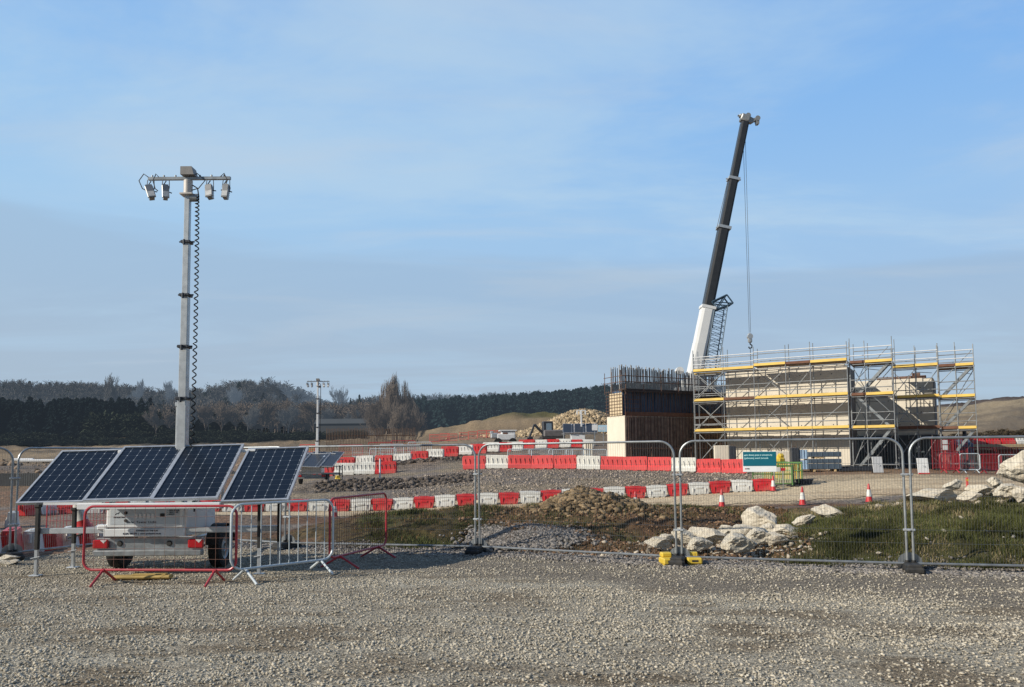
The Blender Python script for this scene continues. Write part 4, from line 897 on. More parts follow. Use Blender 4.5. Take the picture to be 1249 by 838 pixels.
# long row of tall barriers in front of the concrete (left to right)
row([XY(565, 50.3), XY(650, 49.8), XY(760, 48.6), XY(860, 47), XY(925, 46)], 1.48, 'RWRRRWRRRWRRR', (BIGR, BIGW),
    lambda c, k: f'{"faded red" if c == "R" else "cream white"} tall barrier, {ORD[k]} from the left in the row before the concrete walls', 'tall barriers before the concrete walls')
row([XY(352, 64), XY(414, 62.5), XY(500, 63.5), XY(585, 68), XY(640, 72), XY(745, 79), XY(790, 82)], 1.52, 'WRWRWRWRWRWRWRWRWRWRW', (BIGR2, BIGW2),
    lambda c, k: f'{cn[c]} barrier on the rising upper row beyond the long row, {ORD[k]} from the left', 'barriers on the rising upper row', 1.0, turn=-.22)
row([XY(383, 55.2), XY(490, 54.4)], 1.52, 'RWWRR', (BIGR2, BIGW2),
    lambda c, k: f'{cn[c]} ribbed barrier, {ORD[k]} from the left in the short row by the white mast', 'short row of barriers beside the farther light tower', 1.0)
# cluster behind the leftmost fence panel
row([XY(-27, 13.9), XY(-4, 14.6), XY(112, 19.3), XY(135, 20.6)], .95, 'WRWRWRW', (LOWR, LOWW),
    lambda c, k: f'{cn[c]} barrier in the nearer row just behind the left fence, {ORD[k]} from the left', 'barriers just behind the left fence', .95, turn=-1.15)
row([XY(-75, 24.4), XY(22, 26.6)], .95, 'WRWRW', (LOWR, LOWW),
    lambda c, k: f'{cn[c]} barrier at the left picture edge behind the nearer row, {ORD[k]} from the left', 'barriers at the left picture edge', 1.0, turn=-1.1)
for p_ in PROTO: bpy.data.objects.remove(p_)
# ================================================================== farther light tower
M_w2 = M_white
q = G(388, 48.5)
tt = light_tower('light_tower', 'farther light tower trailer with a white mast, beside the short row of ribbed barriers', q.x - .2, 48.5, .06,
    [(Vector((-1.9, -.95, 1.12)), Vector((-.72, -.95, 1.12)), Vector((-1.1, .9, 2.0))), (Vector((-.70, -.95, 1.12)), Vector((.50, -.95, 1.12)), Vector((.1, .9, 2.0))),
     (Vector((.52, -.95, 1.12)), Vector((1.3, -.95, 1.12)), Vector((1.35, .9, 2.0)))], full=False, group=None, cells=M_cellsd)
for o in list(tt.children):
    if o.name.startswith('mast'):
        for s in o.children:
            if s.data.materials[0] == M_galv2: s.data.materials[0] = M_white
        o.data.materials[0] = M_white
for (u, D, lb) in ((354, 46.5, 'yellow ballast block left of the farther light tower, low behind the solar panel'), (412, 46.8, 'yellow ballast block on the gravel right of the farther light tower')):
    q = G(u, D); t = thing('ballast_block', lb, 'ballast block', q, R(20)); m = MB(); m.bbox((0, 0, .25), (.34, .5, .42), .06); m.bbox((0, 0, .52), (.22, .34, .16), .04); m.build('body', M_yellow, t)
    m = MB(); m.bbox((0, -.252, .25), (.2, .01, .12), .003); m.bbox((0.172, 0, .25), (.01, .26, .12), .003); m.build('recess', M_black, t)
# ================================================================== concrete walls
def frame_at(origin, d):
    """matrix: local x along the wall, local y into the wall, z up"""
    d = Vector((d[0], d[1], 0)).normalized(); n = Vector((-d.y, d.x, 0)); M = Matrix((d, n, Vector((0, 0, 1)))).transposed().to_4x4(); M.translation = Vector(origin); return M
def rz_of(d): return math.atan2(d[1], d[0])
# -- left pier
zg = 1.0; px, py = XU(763, 52), 52.0; dP = (.89, .45)
pier = thing('concrete_pier', 'half-built concrete pier with bare steel bars on top, long side in shade', 'concrete pier', (px, py, zg), rz_of(dP))
m = MB(); LP_ = 9.5
m.bbox((LP_ / 2, 1.1, 1.3), (LP_, 2.16, 4.5), .03); m.build('base_wall', M_conc, pier)
m = MB()
for k in range(62): m.box((.10 + k * .152, -.022, 1.52), (.05 + .03 * random.random(), .04, 3.9))
m.box((LP_ / 2, -.012, 1.52), (LP_ - .01, .02, 3.92)); m.build('ribbed_formwork', mat('rusty_formwork', (.235, .165, .125), .85, .0, .35, 3, .4, 8, island=.3), pier)
m = MB(); m.box((LP_ / 2, .02, 3.66), (LP_ - .1, .05, .30)); m.build('timber_strip', M_timber, pier)
m = MB(); m.bbox((.02 + LP_ / 2, 1.2, 4.45), (LP_ - .5, 1.3, 1.75), .02)
for k in range(16): m.box((.55 + k * .6, .53, 4.45), (.07, .05, 1.75))
m.build('blue_form_panel', mat('blue_form', (.05, .11, .20), .5, 0, .2, 2), pier)
m = MB(); m.bbox((-.02, 1.0, 4.35), (.06, 1.5, 1.55), .01); m.build('end_board', mat('cream_board', (.62, .50, .33), .8, 0, .15, 3), pier)
m = MB()
for k in range(7): m.cyl((-.10, .12 + k * .32, 3.5), (-.10, .12 + k * .32, 5.35), .016, n=5)
for k in range(8): m.cyl((-.11, .05, 3.7 + k * .22), (-.11, 2.15, 3.7 + k * .22), .014, n=5)
for k in range(6): m.cyl((.05, .0, 3.75 + k * .3), (1.4, .0, 3.75 + k * .3), .014, n=5)
m.build('end_cage', M_rust, pier)
m = MB()
for k in range(62):
    x = .10 + k * .15 + random.uniform(-.03, .03); m.cyl((x, .06, 3.5), (x + random.uniform(-.04, .04), .08, 5.3 + random.uniform(0, .1)), .022, n=5)
for k in range(34):
    x = .2 + k * .275 + random.uniform(-.05, .05); m.cyl((x, -.06, .2), (x, -.06, 3.55), .02, n=5)
m.build('front_bars', M_rust, pier)
for yy, off in ((.55, 0), (1.7, .056)):
    m = MB()
    for k in range(76):
        x = .02 + off + k * .113 + random.uniform(-.03, .03); m.cyl((x, yy, 5.2), (x + random.uniform(-.05, .05), yy, 7.0 - k * .003 + random.uniform(-.12, .12)), .03, n=5)
    m.build('starter_bars', M_rebar2, pier)

m = MB(); m.bbox((LP_ / 2, .35, 5.34), (LP_, .75, .10), .01); m.box((LP_ / 2, -.06, 5.22), (LP_, .05, .10)); m.build('walkway', mat('dark_board', (.06, .045, .04), .8, 0, .2, 4), pier)
m = MB()
for z in (5.85, 6.25): m.cyl((-.2, -.02, z), (LP_, -.02, z), .028, n=6)
for k in range(7): m.cyl((.1 + k * 1.5, -.02, 5.0), (.1 + k * 1.5, -.02, 6.45), .028, n=6)
for y in (.1, 1.2, 2.1): m.cyl((-.18, y, 5.1), (-.18, y, 6.6), .022, n=6)
for z in (5.85, 6.25): m.cyl((-.18, 0, z), (-.18, 2.2, z), .022, n=6)
m.build('guard_rail', M_rust, pier)
m = MB()
for z in (.35, 1.3): m.cyl((.1, -.45, z), (LP_, -.45, z), .03, n=6)
for k in range(6): m.cyl((.15 + k * 1.7, -.45, 0), (.15 + k * 1.7, -.45, 1.4), .03, n=6)
m.build('lower_rail', M_rust, pier)
for (x, c_) in ((5.35, '9'), (5.75, '7')):
    text_mesh('painted_mark', c_, .85, Matrix.Translation((x, -.047, 2.05)) @ UPR, M_dark, pier)
m = MB(); m.tube([(5.4, -.05, 1.65), (5.9, -.05, 1.62), (5.7, -.05, 1.9), (5.45, -.05, 1.85), (5.6, -.05, 1.5)], .04, 5); m.build('painted_mark', M_dark, pier)
# -- middle abutment wall
def shade_wall(t, L_, H, th, z0=0):
    m = MB(); m.bbox((L_ / 2, th / 2, H / 2 + z0 - .3), (L_, th, H + .6), .02)
    for k in range(1, 4): m.box((L_ / 2, -.002, H * k / 4), (L_ - .05, .012, .015))
    for k in range(1, int(L_ / 1.3)): m.box((k * 1.3, -.002, H / 2), (.014, .012, H - .05))
    m.mi = 1
    for k in range(int(L_ / .65)):
        for q in range(8): m.cyl((.33 + k * .65, .0, .4 + q * .82), (.33 + k * .65, -.004, .4 + q * .82), .035, n=8)
    m.mi = 0
    return m
dA = (.86, -.51); LA = 7.75; cx, cy = XU(1037, 48.9), 48.9
ax, ay = cx - dA[0] * LA, cy - dA[1] * LA
ab = thing('concrete_wall', 'tall pale concrete abutment wall behind the widest run of scaffolding', 'concrete wall', (ax, ay, .85), rz_of(dA))
shade_wall(ab, LA, 6.62, 3.6).build('wall', [M_conc, M_dark], ab)
m = MB(); m.box((LA + .015, 1.8, 3.2), (.03, 3.56, 6.7)); m.build('end_face', M_endc, ab)  # thin added sheet, painted dark as the shaded end of the wall
m = MB(); m.bbox((LA / 2, .3, 6.72), (LA - .3, .35, .22), .02); m.build('top_kicker', M_conc, ab)
dB = (.86, -.51); LB = 5.0; qx, qy = XU(1142, 50.9), 50.9; bx_, by_ = qx - dB[0] * LB, qy - dB[1] * LB
bb = thing('concrete_wall', 'lower concrete wall behind the right-hand scaffolding, deep shade at its foot', 'concrete wall', (bx_, by_, .9), rz_of(dB))
shade_wall(bb, LB, 5.95, 4.2).build('wall', [M_conc, M_dark], bb)
m = MB(); m.box((LB + .015, 2.1, 2.9), (.03, 4.16, 6.0)); m.build('end_face', M_endc, bb)  # same added sheet here, shade painted into its colour
m = MB()
for k in range(8): m.bbox((.4 + k * .68, -.30, 1.05), (.60, .10, 2.2), .02)
for z in (.3, 1.0, 1.8): m.box((LB / 2, -.38, z), (LB - .1, .06, .08))
m.build('steel_formwork', mat('form_grey', (.075, .09, .10), .5, .2, .2, 2), bb)
m = MB(); m.bbox((LB * .62, .4, 6.06), (LB * .6, .4, .18), .02); m.bbox((LB * .8, .5, 6.25), (.5, .3, .2), .02); m.build('top_kicker', M_rust, bb)
# ================================================================== scaffolding
def scaffold(label, origin, d, bays, levels, ztop, depth=1.1, stair=None, brace=(0, 2), grp='scaffold bays against the concrete walls', boards=True, lod=1, skip=(), raise_=None, inner=True):
    """bays: list of lengths; levels: platform heights above the origin"""
    t = thing('scaffold', label, 'scaffolding', origin, rz_of(d), grp); xs_ = [0]
    for b in bays: xs_.append(xs_[-1] + b)
    r_ = .026; LT = xs_[-1]; rr = raise_ or {}
    for i, x in enumerate(xs_):
        for j, y in enumerate((0, depth)):
            m = MB(); m.cyl((x, y, 0), (x, y, ztop + random.uniform(-.05, .25)), r_, n=6)
            for z in levels: m.cyl((x, y, z - .08), (x, y, z + .02), .05, n=6)
            m.bbox((x, y, .015), (.18, .18, .03), .005); m.build('standard', M_scaf if j == 0 else M_galv, t)
    def one(name, mt, fn):
        m = MB(); fn(m); m.build(name, mt, t)
    for i, b in enumerate(bays):
        x0, x1 = xs_[i], xs_[i + 1]; dz = rr.get(i, 0)
        for y in (0, depth):
            for hgt in (.5, 1.0):
                z = levels[-1] + hgt + dz * .6; one('guard_rail', M_white if y == 0 else M_scaf, lambda m: m.cyl((x0, y, z), (x1, y, z), .031, n=6))
        for lv in levels[:-1]:
            for hh_ in (.5, 1.0): one('guard_rail', M_scaf, lambda m: m.cyl((x0, 0, lv + hh_), (x1, 0, lv + hh_), .029, n=6))
        for y in (0, depth):
            for lv in levels + [.31]: one('ledger', M_scaf, lambda m: m.cyl((x0, y, lv - .06), (x1, y, lv - .06), r_ * 1.05, n=6))
        for q, lv in enumerate(levels):
            up_ = dz if q == len(levels) - 1 else 0
            one('deck', M_deck, lambda m: m.box(((x0 + x1) / 2, depth / 2, lv + .015 + up_), (b - .04, depth - .08, .05)))
            sk = (i, q) in skip
            one('toe_board', M_timber if sk else M_yboard, lambda m: m.box(((x0 + x1) / 2, -.035, lv + .11 + up_), (b - .03, .035, .165)))
        lo = [0.1] + list(levels)
        for q in range(len(lo) - 1):
            if i in brace:
                one('brace', M_scaf, lambda m: m.cyl((x0, -.05, lo[q] + .1), (x1, -.05, lo[q + 1] - .15), r_ * .9, n=6)); one('brace', M_scaf, lambda m: m.cyl((x1, depth, lo[q] + .1), (x0, depth, lo[q + 1] - .15), r_ * .9, n=6))
            elif (i + q) % 2: one('brace', M_scaf, lambda m: m.cyl((x0, depth * .5, lo[q] + .1), (x1, depth * .5, lo[q + 1] - .15), r_ * .9, n=6))
    for x in xs_:
        for lv in levels: one('transom', M_scaf, lambda m: m.cyl((x, 0, lv - .02), (x, depth, lv - .02), r_, n=6))
    # small cross ties into the wall
    for i, x in enumerate(xs_[1:-1]):
        for lv in levels: one('wall_tie', M_galv, lambda m: m.cyl((x, 0, lv - .35), (x + .9, depth, lv - .35), .02, n=5))
    if stair:
        for q in range(len(levels)):
            z0 = ([.1] + levels)[q]; z1 = levels[q]; x0, x1 = stair[0], stair[1]
            if q % 2 and stair[2]: x0, x1 = x1, x0
            for y in (-.02, .62):
                m = MB(); m.box(((x0 + x1) / 2, y + .2, (z0 + z1) / 2), (math.hypot(x1 - x0, z1 - z0), .03, .16), Euler((0, -math.atan2(z1 - z0, x1 - x0), 0)).to_matrix()); m.build('stringer', M_galv, t)
            one('handrail', M_galv, lambda m: m.cyl((x0, .1, z0 + .95), (x1, .1, z1 + .95), .022, n=5))
            for k in range(8):
                f = (k + .5) / 8; one('tread', M_galv, lambda m: m.box((x0 + (x1 - x0) * f, .5, z0 + (z1 - z0) * f), (.22, .6, .03)))
    return t
n_ = Vector((-dA[1], dA[0], 0)) ; dv = Vector((*dA, 0)); nn = Vector((dA[1], -dA[0], 0))     # nn points out of the wall, towards the road
nn = Vector((-.51, -.86, 0))
LV = [2.55, 4.60, 6.62]
o0 = Vector((XU(848, 52.3), 52.3, .85))
scaffold('main scaffold run in front of the tall pale wall, with yellow toe boards', o0, dA, [2.05, 2.0, 2.0, 1.5, 2.15], LV, 8.0, 1.15, brace=(0, 2), skip=((1, 1), (3, 2)), raise_={2: .12, 3: .1, 4: .1})
o1 = Vector((XU(849, 53.9), 53.9, .85))
scaffold('short scaffold bay beside the left end of the tall wall, next to the dark pier', o1, dA, [1.9], LV[:3], 7.9, 1.3, brace=(0,))
o2 = Vector((XU(1041, 48.3), 48.3, .9))
scaffold('scaffold stair tower in the gap between the two concrete walls', o2, dA, [.85, 1.55], [2.5, 4.55, 6.58], 8.05, 1.9, stair=(.3, 2.2, True), brace=(0,), skip=((0, 2), (0, 1)))
o3 = Vector((XU(1092, 50.1), 50.1, .9))
scaffold('scaffold run along the lower right-hand wall', o3, dA, [1.35, 1.3], [2.5, 4.5, 6.5], 7.85, 1.1, brace=(0,), skip=((0, 0), (1, 0)))
o4 = Vector((XU(1148, 48.8), 48.8, .9))
scaffold('rightmost scaffold tower with a diagonal stair, at the right end of the lower wall', o4, dA, [1.0, 1.0], [2.42, 4.42, 6.38], 7.75, 2.2, stair=(.1, 1.9, False), brace=(), skip=((0, 2), (0, 0)))
# loose kentledge blocks at the scaffold foot
for (u, v0, v1, w_, D, mt, lb) in ((880, 544, 560, 17, 48.6, M_conc, 'pale concrete block at the foot of the scaffold next to the pier'), (893, 545, 560, 8, 48.2, M_dark, 'dark upright box beside the pale concrete block'), (969, 547, 563, 9, 46.6, M_dark, 'dark upright box at the scaffold foot behind the green barriers'),
                                   (955, 551, 566, 24, 47.4, M_conc, 'pale concrete block behind the green barriers')):
    q = G(u, D); Hh = P(u, v0, D).z - q.z; W = w_ * D / F; t = thing('concrete_block' if mt is M_conc else 'storage_box', lb, 'block' if mt is M_conc else 'box', q, rz_of(dA) * .3)
    m = MB(); m.bbox((0, 0, Hh / 2), (W, .7, Hh), .03); m.build('body', mt, t); m = MB(); m.tube([(-.12, 0, Hh - .01), (-.1, 0, Hh + .1), (.1, 0, Hh + .1), (.12, 0, Hh - .01)], .015, 5); m.build('lifting_loop', M_rust, t)
# ================================================================== mobile crane behind the walls
D = 76.0; zc = 1.2; cr_x = XU(858, D)
b0 = P(851, 462, D); b1 = P(863, 375, D); top = P(909, 146, D)
crane = thing('mobile_crane', 'large mobile crane with a black telescopic boom raised behind the concrete walls', 'crane', (b0.x, D, zc), 0)
LOC = lambda p: Vector(p) - Vector((b0.x, D, zc))
B0, B1, B4 = LOC(b0), LOC(b1), LOC(top); ddir = (B4 - B1).normalized(); B0 = B1 - ddir * 8.9
def boom(a, b, w0, w1, name, mt, par):
    d_ = (b - a).normalized(); yv = Vector((0, 1, 0)); xv = yv.cross(d_).normalized(); M = Matrix((xv, yv, d_)).transposed(); m = MB(); L_ = (b - a).length
    sec = [(-.5, -.42), (-.3, -.5), (.3, -.5), (.5, -.42), (.5, .5), (-.5, .5)]; vs = []
    for z, w_ in ((0, w0), (L_, w1)): vs += [a + M @ Vector((x * w_, y * w_ * 1.1, z)) for x, y in sec]
    k = 6; m._add(vs, [tuple(reversed(range(k))), tuple(range(k, 2 * k))] + [(i, (i + 1) % k, (i + 1) % k + k, i + k) for i in range(k)]); return m.build(name, mt, par)
S = lambda f: B1 + (B4 - B1) * f
M_boomb = mat('black_boom', (.030, .032, .035), .45, .1, .15, 2); M_boomw = mat('white_boom', (.74, .74, .72), .4, 0, .04, 1)
bs = boom(B0, B1, 1.28, 1.20, 'boom_base', M_boomw, crane)
m = MB(); xw = Vector((.62, 0, -.12)); 
m.box((B0 + B1) / 2 + Vector((.66, 0, -.1)), (.10, 1.2, (B1 - B0).length * .96), Euler((0, math.atan2(ddir.x, ddir.z), 0)).to_matrix()); m.build('boom_side', M_dark, bs)
boom(B1, S(.42), 1.0, 1.0, 'boom_section', M_boomb, crane); boom(S(.42), S(.68), .86, .86, 'boom_section', M_boomb, crane); boom(S(.68), S(.985), .74, .74, 'boom_section', M_boomb, crane)
for f, wd in ((.42, 1.12), (.68, .98), (.0, 1.22)):
    m = MB(); m.box(S(f), (wd * 1.15, wd * 1.15, .28), Euler((0, math.atan2(ddir.x, ddir.z), 0)).to_matrix()); m.cyl(S(f) + Vector((-.75, 0, .1)), S(f) + Vector((.75, 0, -.05)), .07, n=6); m.build('boom_collar', M_galv2 if f else M_boomw, crane)
m = MB(); m.tube([S(.41) + Vector((-.75, -.3, 0)), S(.68) + Vector((-.6, -.3, 0))], .03, 5); m.build('boom_cable', M_dark, crane)
m = MB(); tp = S(1.0)
m.bbox(tp + Vector((-.05, 0, .15)), (.9, .9, .7), .1, Euler((0, .3, 0)).to_matrix()); m.prism([(.2, .45), (.75, .1), (1.35, .2), (1.35, -.45), (1.1, -.5), (1.0, -.1), (.6, -.35), (.1, -.3)], -.25, .25, Matrix.Translation(tp))
m.cyl(tp + Vector((-.75, 0, .5)), tp + Vector((-.1, 0, .35)), .09, n=8); m.bbox(tp + Vector((-.35, 0, .45)), (.5, .5, .3), .06)
for x_, z_ in ((.25, .4), (1.2, .1)): m.cyl(tp + Vector((x_, -.3, z_)), tp + Vector((x_, .3, z_)), .26, n=14)
m.build('boom_head', M_lampg, crane)
hk = LOC(P(914.5, 405, D)); m = MB()
for dx_ in (-.09, .14): m.cyl(Vector((hk.x + dx_, 0, tp.z - .1)), Vector((hk.x + dx_ * .6, 0, hk.z)), .022, n=4)
m.build('hoist_rope', mat('rope_steel', (.12, .125, .13), .5, .3, .1, 4), crane)
m = MB(); m.bbox(Vector((hk.x, 0, hk.z - .55)), (.42, .32, 1.0), .12); m.cyl(Vector((hk.x, -.22, hk.z - .4)), Vector((hk.x, .22, hk.z - .4)), .26, n=14); ho = m.build('hook_block', M_galv2, crane)
m = MB(); m.tube([Vector((hk.x, 0, hk.z - 1.0)), Vector((hk.x, 0, hk.z - 1.25)), Vector((hk.x + .18, 0, hk.z - 1.4)), Vector((hk.x + .15, 0, hk.z - 1.62)), Vector((hk.x - .08, 0, hk.z - 1.68)), Vector((hk.x - .16, 0, hk.z - 1.52))], .07, 6); m.cyl(Vector((hk.x, 0, hk.z - 1.6)), Vector((hk.x + .03, 0, hk.z - 4.2)), .03, n=4); m.build('hook', M_dark, ho)
# folded lattice jib
j0 = LOC(P(864, 468, D)); j1 = LOC(P(878, 372, D)); jd = (j1 - j0).normalized(); jx = Vector((jd.z, 0, -jd.x)); m = MB(); wj = .62
def pt(f, a, b): return j0 + (j1 - j0) * f + jx * a * wj + Vector((0, b * wj, 0)) + Vector((0, 0, 0))
M_lat = mat('lattice_steel', (.05, .09, .13), .5, .2, .15, 3)
for a in (-1, 1):
    for b in (-1, 1): m.cyl(pt(0, a, b), pt(1, a, b), .055, n=5)
nb = 13
for k in range(nb):
    f0, f1 = k / nb, (k + 1) / nb
    for b in (-1, 1): m.cyl(pt(f0, -1, b), pt((f0 + f1) / 2, 1, b), .028, n=4); m.cyl(pt((f0 + f1) / 2, 1, b), pt(f1, -1, b), .028, n=4)
    for a in (-1, 1): m.cyl(pt(f0, a, -1), pt(f1, a, 1), .025, n=4)
m.box(pt(1.0, 0, 0) + Vector((.05, 0, .2)), (1.9, 1.3, .75), Euler((0, .6, 0)).to_matrix()) if False else None
m.build('lattice_jib', M_lat, crane)
m = MB(); e0 = pt(1.0, 0, 0)
for s_ in (-1, 1):
    c4 = [e0 + Vector((x, s_ * .6, z)) for x, z in ((-.95, .25), (.55, .95), (1.15, .1), (-.4, -.45))]
    for i in range(4): m.cyl(c4[i], c4[(i + 1) % 4], .08, n=5)
    m.cyl(c4[0], c4[2], .06, n=5); m.cyl(c4[1], c4[3], .06, n=5)
for x, z in ((-.95, .25), (.55, .95), (1.15, .1), (-.4, -.45)): m.cyl(e0 + Vector((x, -.6, z)), e0 + Vector((x, .6, z)), .06, n=5)
for f, q_ in ((.75, .3), (.35, .2), (0, .25)): m.bbox(pt(f, -1.15, 0), (.5, .7, .6 + q_), .05)
m.build('jib_head', M_lat, crane)
# superstructure, carrier and wheels (mostly behind the walls)
m = MB(); m.bbox(B0 + Vector((-.75, 0, .9)), (.22, .5, .9), .05); m.cyl(B0 + Vector((-1.0, -.3, 2.3)), B0 + Vector((-1.0, .3, 2.3)), .38, n=16); m.prism([(-1.6, 0), (1.3, 0), (1.5, -2.9), (-1.9, -2.9)], -.9, .9, Matrix.Translation(B0 + Vector((.1, 0, .6)))); m.build('turntable', M_boomw, crane)
bz = 0; m = MB(); m.bbox((B0.x + .5, 0, 1.6), (13.5, 2.7, .9), .1); m.bbox((B0.x - 3.0, 0, 3.0), (4.2, 2.6, 1.9), .1); m.build('carrier', M_boomw, crane)
m = MB(); m.bbox((B0.x + 6.2, 0, 2.4), (2.2, 2.7, 2.2), .2); m.build('cab', M_boomw, crane); m = MB(); m.bbox((B0.x + 6.3, -1.36, 2.9), (1.8, .03, .8), .01); m.build('cab_window', M_glass, crane)
for k in range(5):
    m = MB(); m.cyl((B0.x - 5 + k * 2.5, -1.4, .72), (B0.x - 5 + k * 2.5, -.95, .72), .72, n=20); m.build('wheel', M_tread, crane)
# ================================================================== green barrier cluster
M_gy = mat('green_mesh_plastic', (.10, .22, .06), .5, 0, .3, 6)
def mesh_gate(label, loc, rz, w_, h_, col, acc, cat='plastic barrier', grp=None, n=9):
    t = thing('mesh_barrier', label, cat, loc, rz, grp); m = MB(); f = .05
    m.bbox((0, 0, h_ - f / 2), (w_, .05, f * 1.6), .01); m.bbox((0, 0, .16), (w_, .05, f), .01); m.bbox((-w_ / 2 + f / 2, 0, h_ / 2 + .03), (f, .045, h_ - .1), .01); m.bbox((w_ / 2 - f / 2, 0, h_ / 2 + .03), (f, .045, h_ - .1), .01)
    m.bbox((0, 0, h_ * .6), (w_, .04, .05), .008); m.build('frame', col, t)
    m = MB()
    for k in range(1, n): m.box((-w_ / 2 + w_ * k / n, 0, h_ * .5 + .05), (.03, .02, h_ - .25))
    m.build('bars', acc, t); m = MB()
    for sx in (-1, 1): m.bbox((sx * w_ * .36, 0, .06), (.07, .55, .08), .02)
    m.build('leg', M_black, t); return t
M_cream = mat('cream_plastic', (.68, .66, .42), .5, 0, .1, 5)
for k, (u, D, rz, w_, c1_, c2_, lb) in enumerate(((931, 36.5, .02, 1.1, M_gy, M_cream, 'green mesh barrier below the teal sign'), (953, 35.8, -.05, .95, M_gy, M_cream, 'green mesh barrier front and centre of the green cluster'), (963, 37.4, -.55, 1.15, M_gy, M_yellow, 'green and yellow mesh barrier at the back of the cluster'),
                            (966.5, 35.6, 1.15, .9, M_gy, M_dark, 'green mesh barrier turned edge-on at the right of the cluster'), (973, 36.4, 1.25, 1.1, M_gy, M_cream, 'rightmost green mesh barrier of the cluster'), (945, 38.2, .1, 1.3, M_gy, M_yellow, 'green mesh barrier behind the teal sign'))):
    q = G(u, D); mesh_gate(lb, q, rz, w_, 1.0, c1_, c2_, grp='green mesh barriers by the road', n=12)
t = thing('yellow_jacket_bundle', 'bright yellow bundle on top of the green barriers, before the scaffold', 'bundle', G(951, 38.6, 0), .3)
m = MB(); m.bbox((0, 0, .62), (.5, .4, 1.2), .12); m.bbox((.05, .0, 1.25), (.35, .3, .25), .1); m.build('cloth', M_yellow, t)
m = MB(); m.bbox((0, -.21, .8), (.5, .02, .07), .005); m.build('stripe', M_cream, t)
t = thing('warning_board', 'small red and white board fixed behind the green barriers', 'sign', G(949, 35.3, 0), 0); m = MB(); m.bbox((0, 0, .86), (.62, .03, .13), .005); m.build('red_board', M_rplast, t); m = MB(); m.bbox((-.02, -.02, .86), (.2, .02, .2), .005); m.build('white_board', M_wplast, t)
m = MB(); m.cyl((-.2, 0, 0), (-.2, 0, .8), .02); m.cyl((.2, 0, 0), (.2, 0, .8), .02); m.build('post', M_galv, t)
t = thing('hose_pile', 'dark coiled hose lying right of the green barriers', 'hose', G(980, 36.2, 0), 0); m = MB()
for k in range(4): m.tube([(.3 * (1 + .1 * k) * math.cos(a), .25 * math.sin(a), .05 + .06 * k) for a in [i * PI / 8 for i in range(16)]], .04, 6, True)
m.build('coil', M_dark, t)
M_dred = mat('dark_red_mesh', (.25, .02, .025), .6, 0, .2, 4)
# ================================================================== steel stack, boards, right-hand clutter
q = G(1003, 46.5); t = thing('formwork_stack', 'stack of dark blue-grey steel formwork panels with pale blue ends', 'formwork stack', q, -.10)
M_fs = mat('blue_grey_steel', (.085, .12, .16), .5, .2, .15, 2)
for k, (z, h_) in enumerate(((.30, .34), (.62, .26), (1.02, .30))):
    m = MB(); m.bbox((0, 0, z), (1.95, .9, h_), .03)
    for x in range(6): m.bbox((-.8 + x * .32, -.46, z), (.05, .03, h_ * .9), .008)
    m.build('form_panel', M_fs, t)
m = MB(); m.box((-.6, 0, .06), (.1, .9, .12)); m.box((.6, 0, .06), (.1, .9, .12)); m.box((-.3, 0, .82), (.5, .8, .08)); m.build('bearer', M_ply, t)
for k in range(6):
    m = MB(); m.cyl((-1.14 - .0 + (k % 3) * .16 - .2, -.3, .18 + (k // 3) * .62), (-1.14 + (k % 3) * .16 - .2, -.3, .68 + (k // 3) * .62), .075, n=10); m.cyl((-1.34 + (k % 3) * .16, -.3, .14 + (k // 3) * .62), (-1.34 + (k % 3) * .16, -.3, .19 + (k // 3) * .62), .09, n=10); m.build('blue_drum', M_bluel, t)
t = thing('steel_beams', 'low stack of long dark steel beams lying before the scaffold stair', 'steel beams', G(1046, 46.3), -.05); m = MB()
for k in range(4): m.bbox((0, -.3 + k * .22, .12 + .10 * (k % 2)), (2.5, .12, .16), .01)
m.build('beam', M_dark, t)
for (u, v, D, rz, lb) in ((1070, 577, 43.5, .12, 'white A-board in front of the scaffold stair'), (1125, 581, 42.0, -.1, 'white A-board leaning beside the lower wall, with a red foot')):
    q = G(u, D); t = thing('site_board', lb, 'sign board', q, rz); w_ = 13 * D / F; h_ = 19.5 * D / F
    m = MB(); m.bbox((0, 0, h_ / 2), (w_, .03, h_), .008, Euler((-.16, 0, -.0)).to_matrix()); m.build('board', M_white, t)
    m = MB(); m.bbox((.14, .24, h_ / 2 - .03), (w_, .03, h_), .008, Euler((.22, 0, 0)).to_matrix()); m.build('rear_board', M_dark, t)
    m = MB(); m.box((.02, -.105 + .0, h_ * .5), (.20, .004, .012), Euler((-.16, .5, 0)).to_matrix()); m.tube([(.0, -.05, h_ * .45), (.08, -.05, h_ * .52), (.05, -.05, h_ * .42)], .008, 4); m.build('print', M_galv, t)
    if u > 1100: m = MB(); m.bbox((0, -.12, .04), (w_, .08, .07), .01); m.build('red_foot', M_rplast, t)
for (u, D, w_, c, bar, lb) in ((1182.5, 44.5, 1.12, M_wb, M_wire, 'white tubular barrier with a clear mesh centre, between two red ones'), (1238, 44.8, 1.9, M_wb, M_wire, 'white tubular barrier partly hidden by the biggest boulder'),
                          (1158, 44.2, 1.15, M_redbar, M_redbar, 'red tubular barrier beside the dark lower wall'), (1208, 45.2, 1.3, M_redbar, M_redbar, 'red tubular barrier between the two white ones')):
    ped_barrier(lb, G(u, D), R(random.uniform(-4, 4)), w_, 1.12, c, bar, 16, .009, (.2, .3), (.6,), group='barriers at the right behind the boulders', fr=.03)
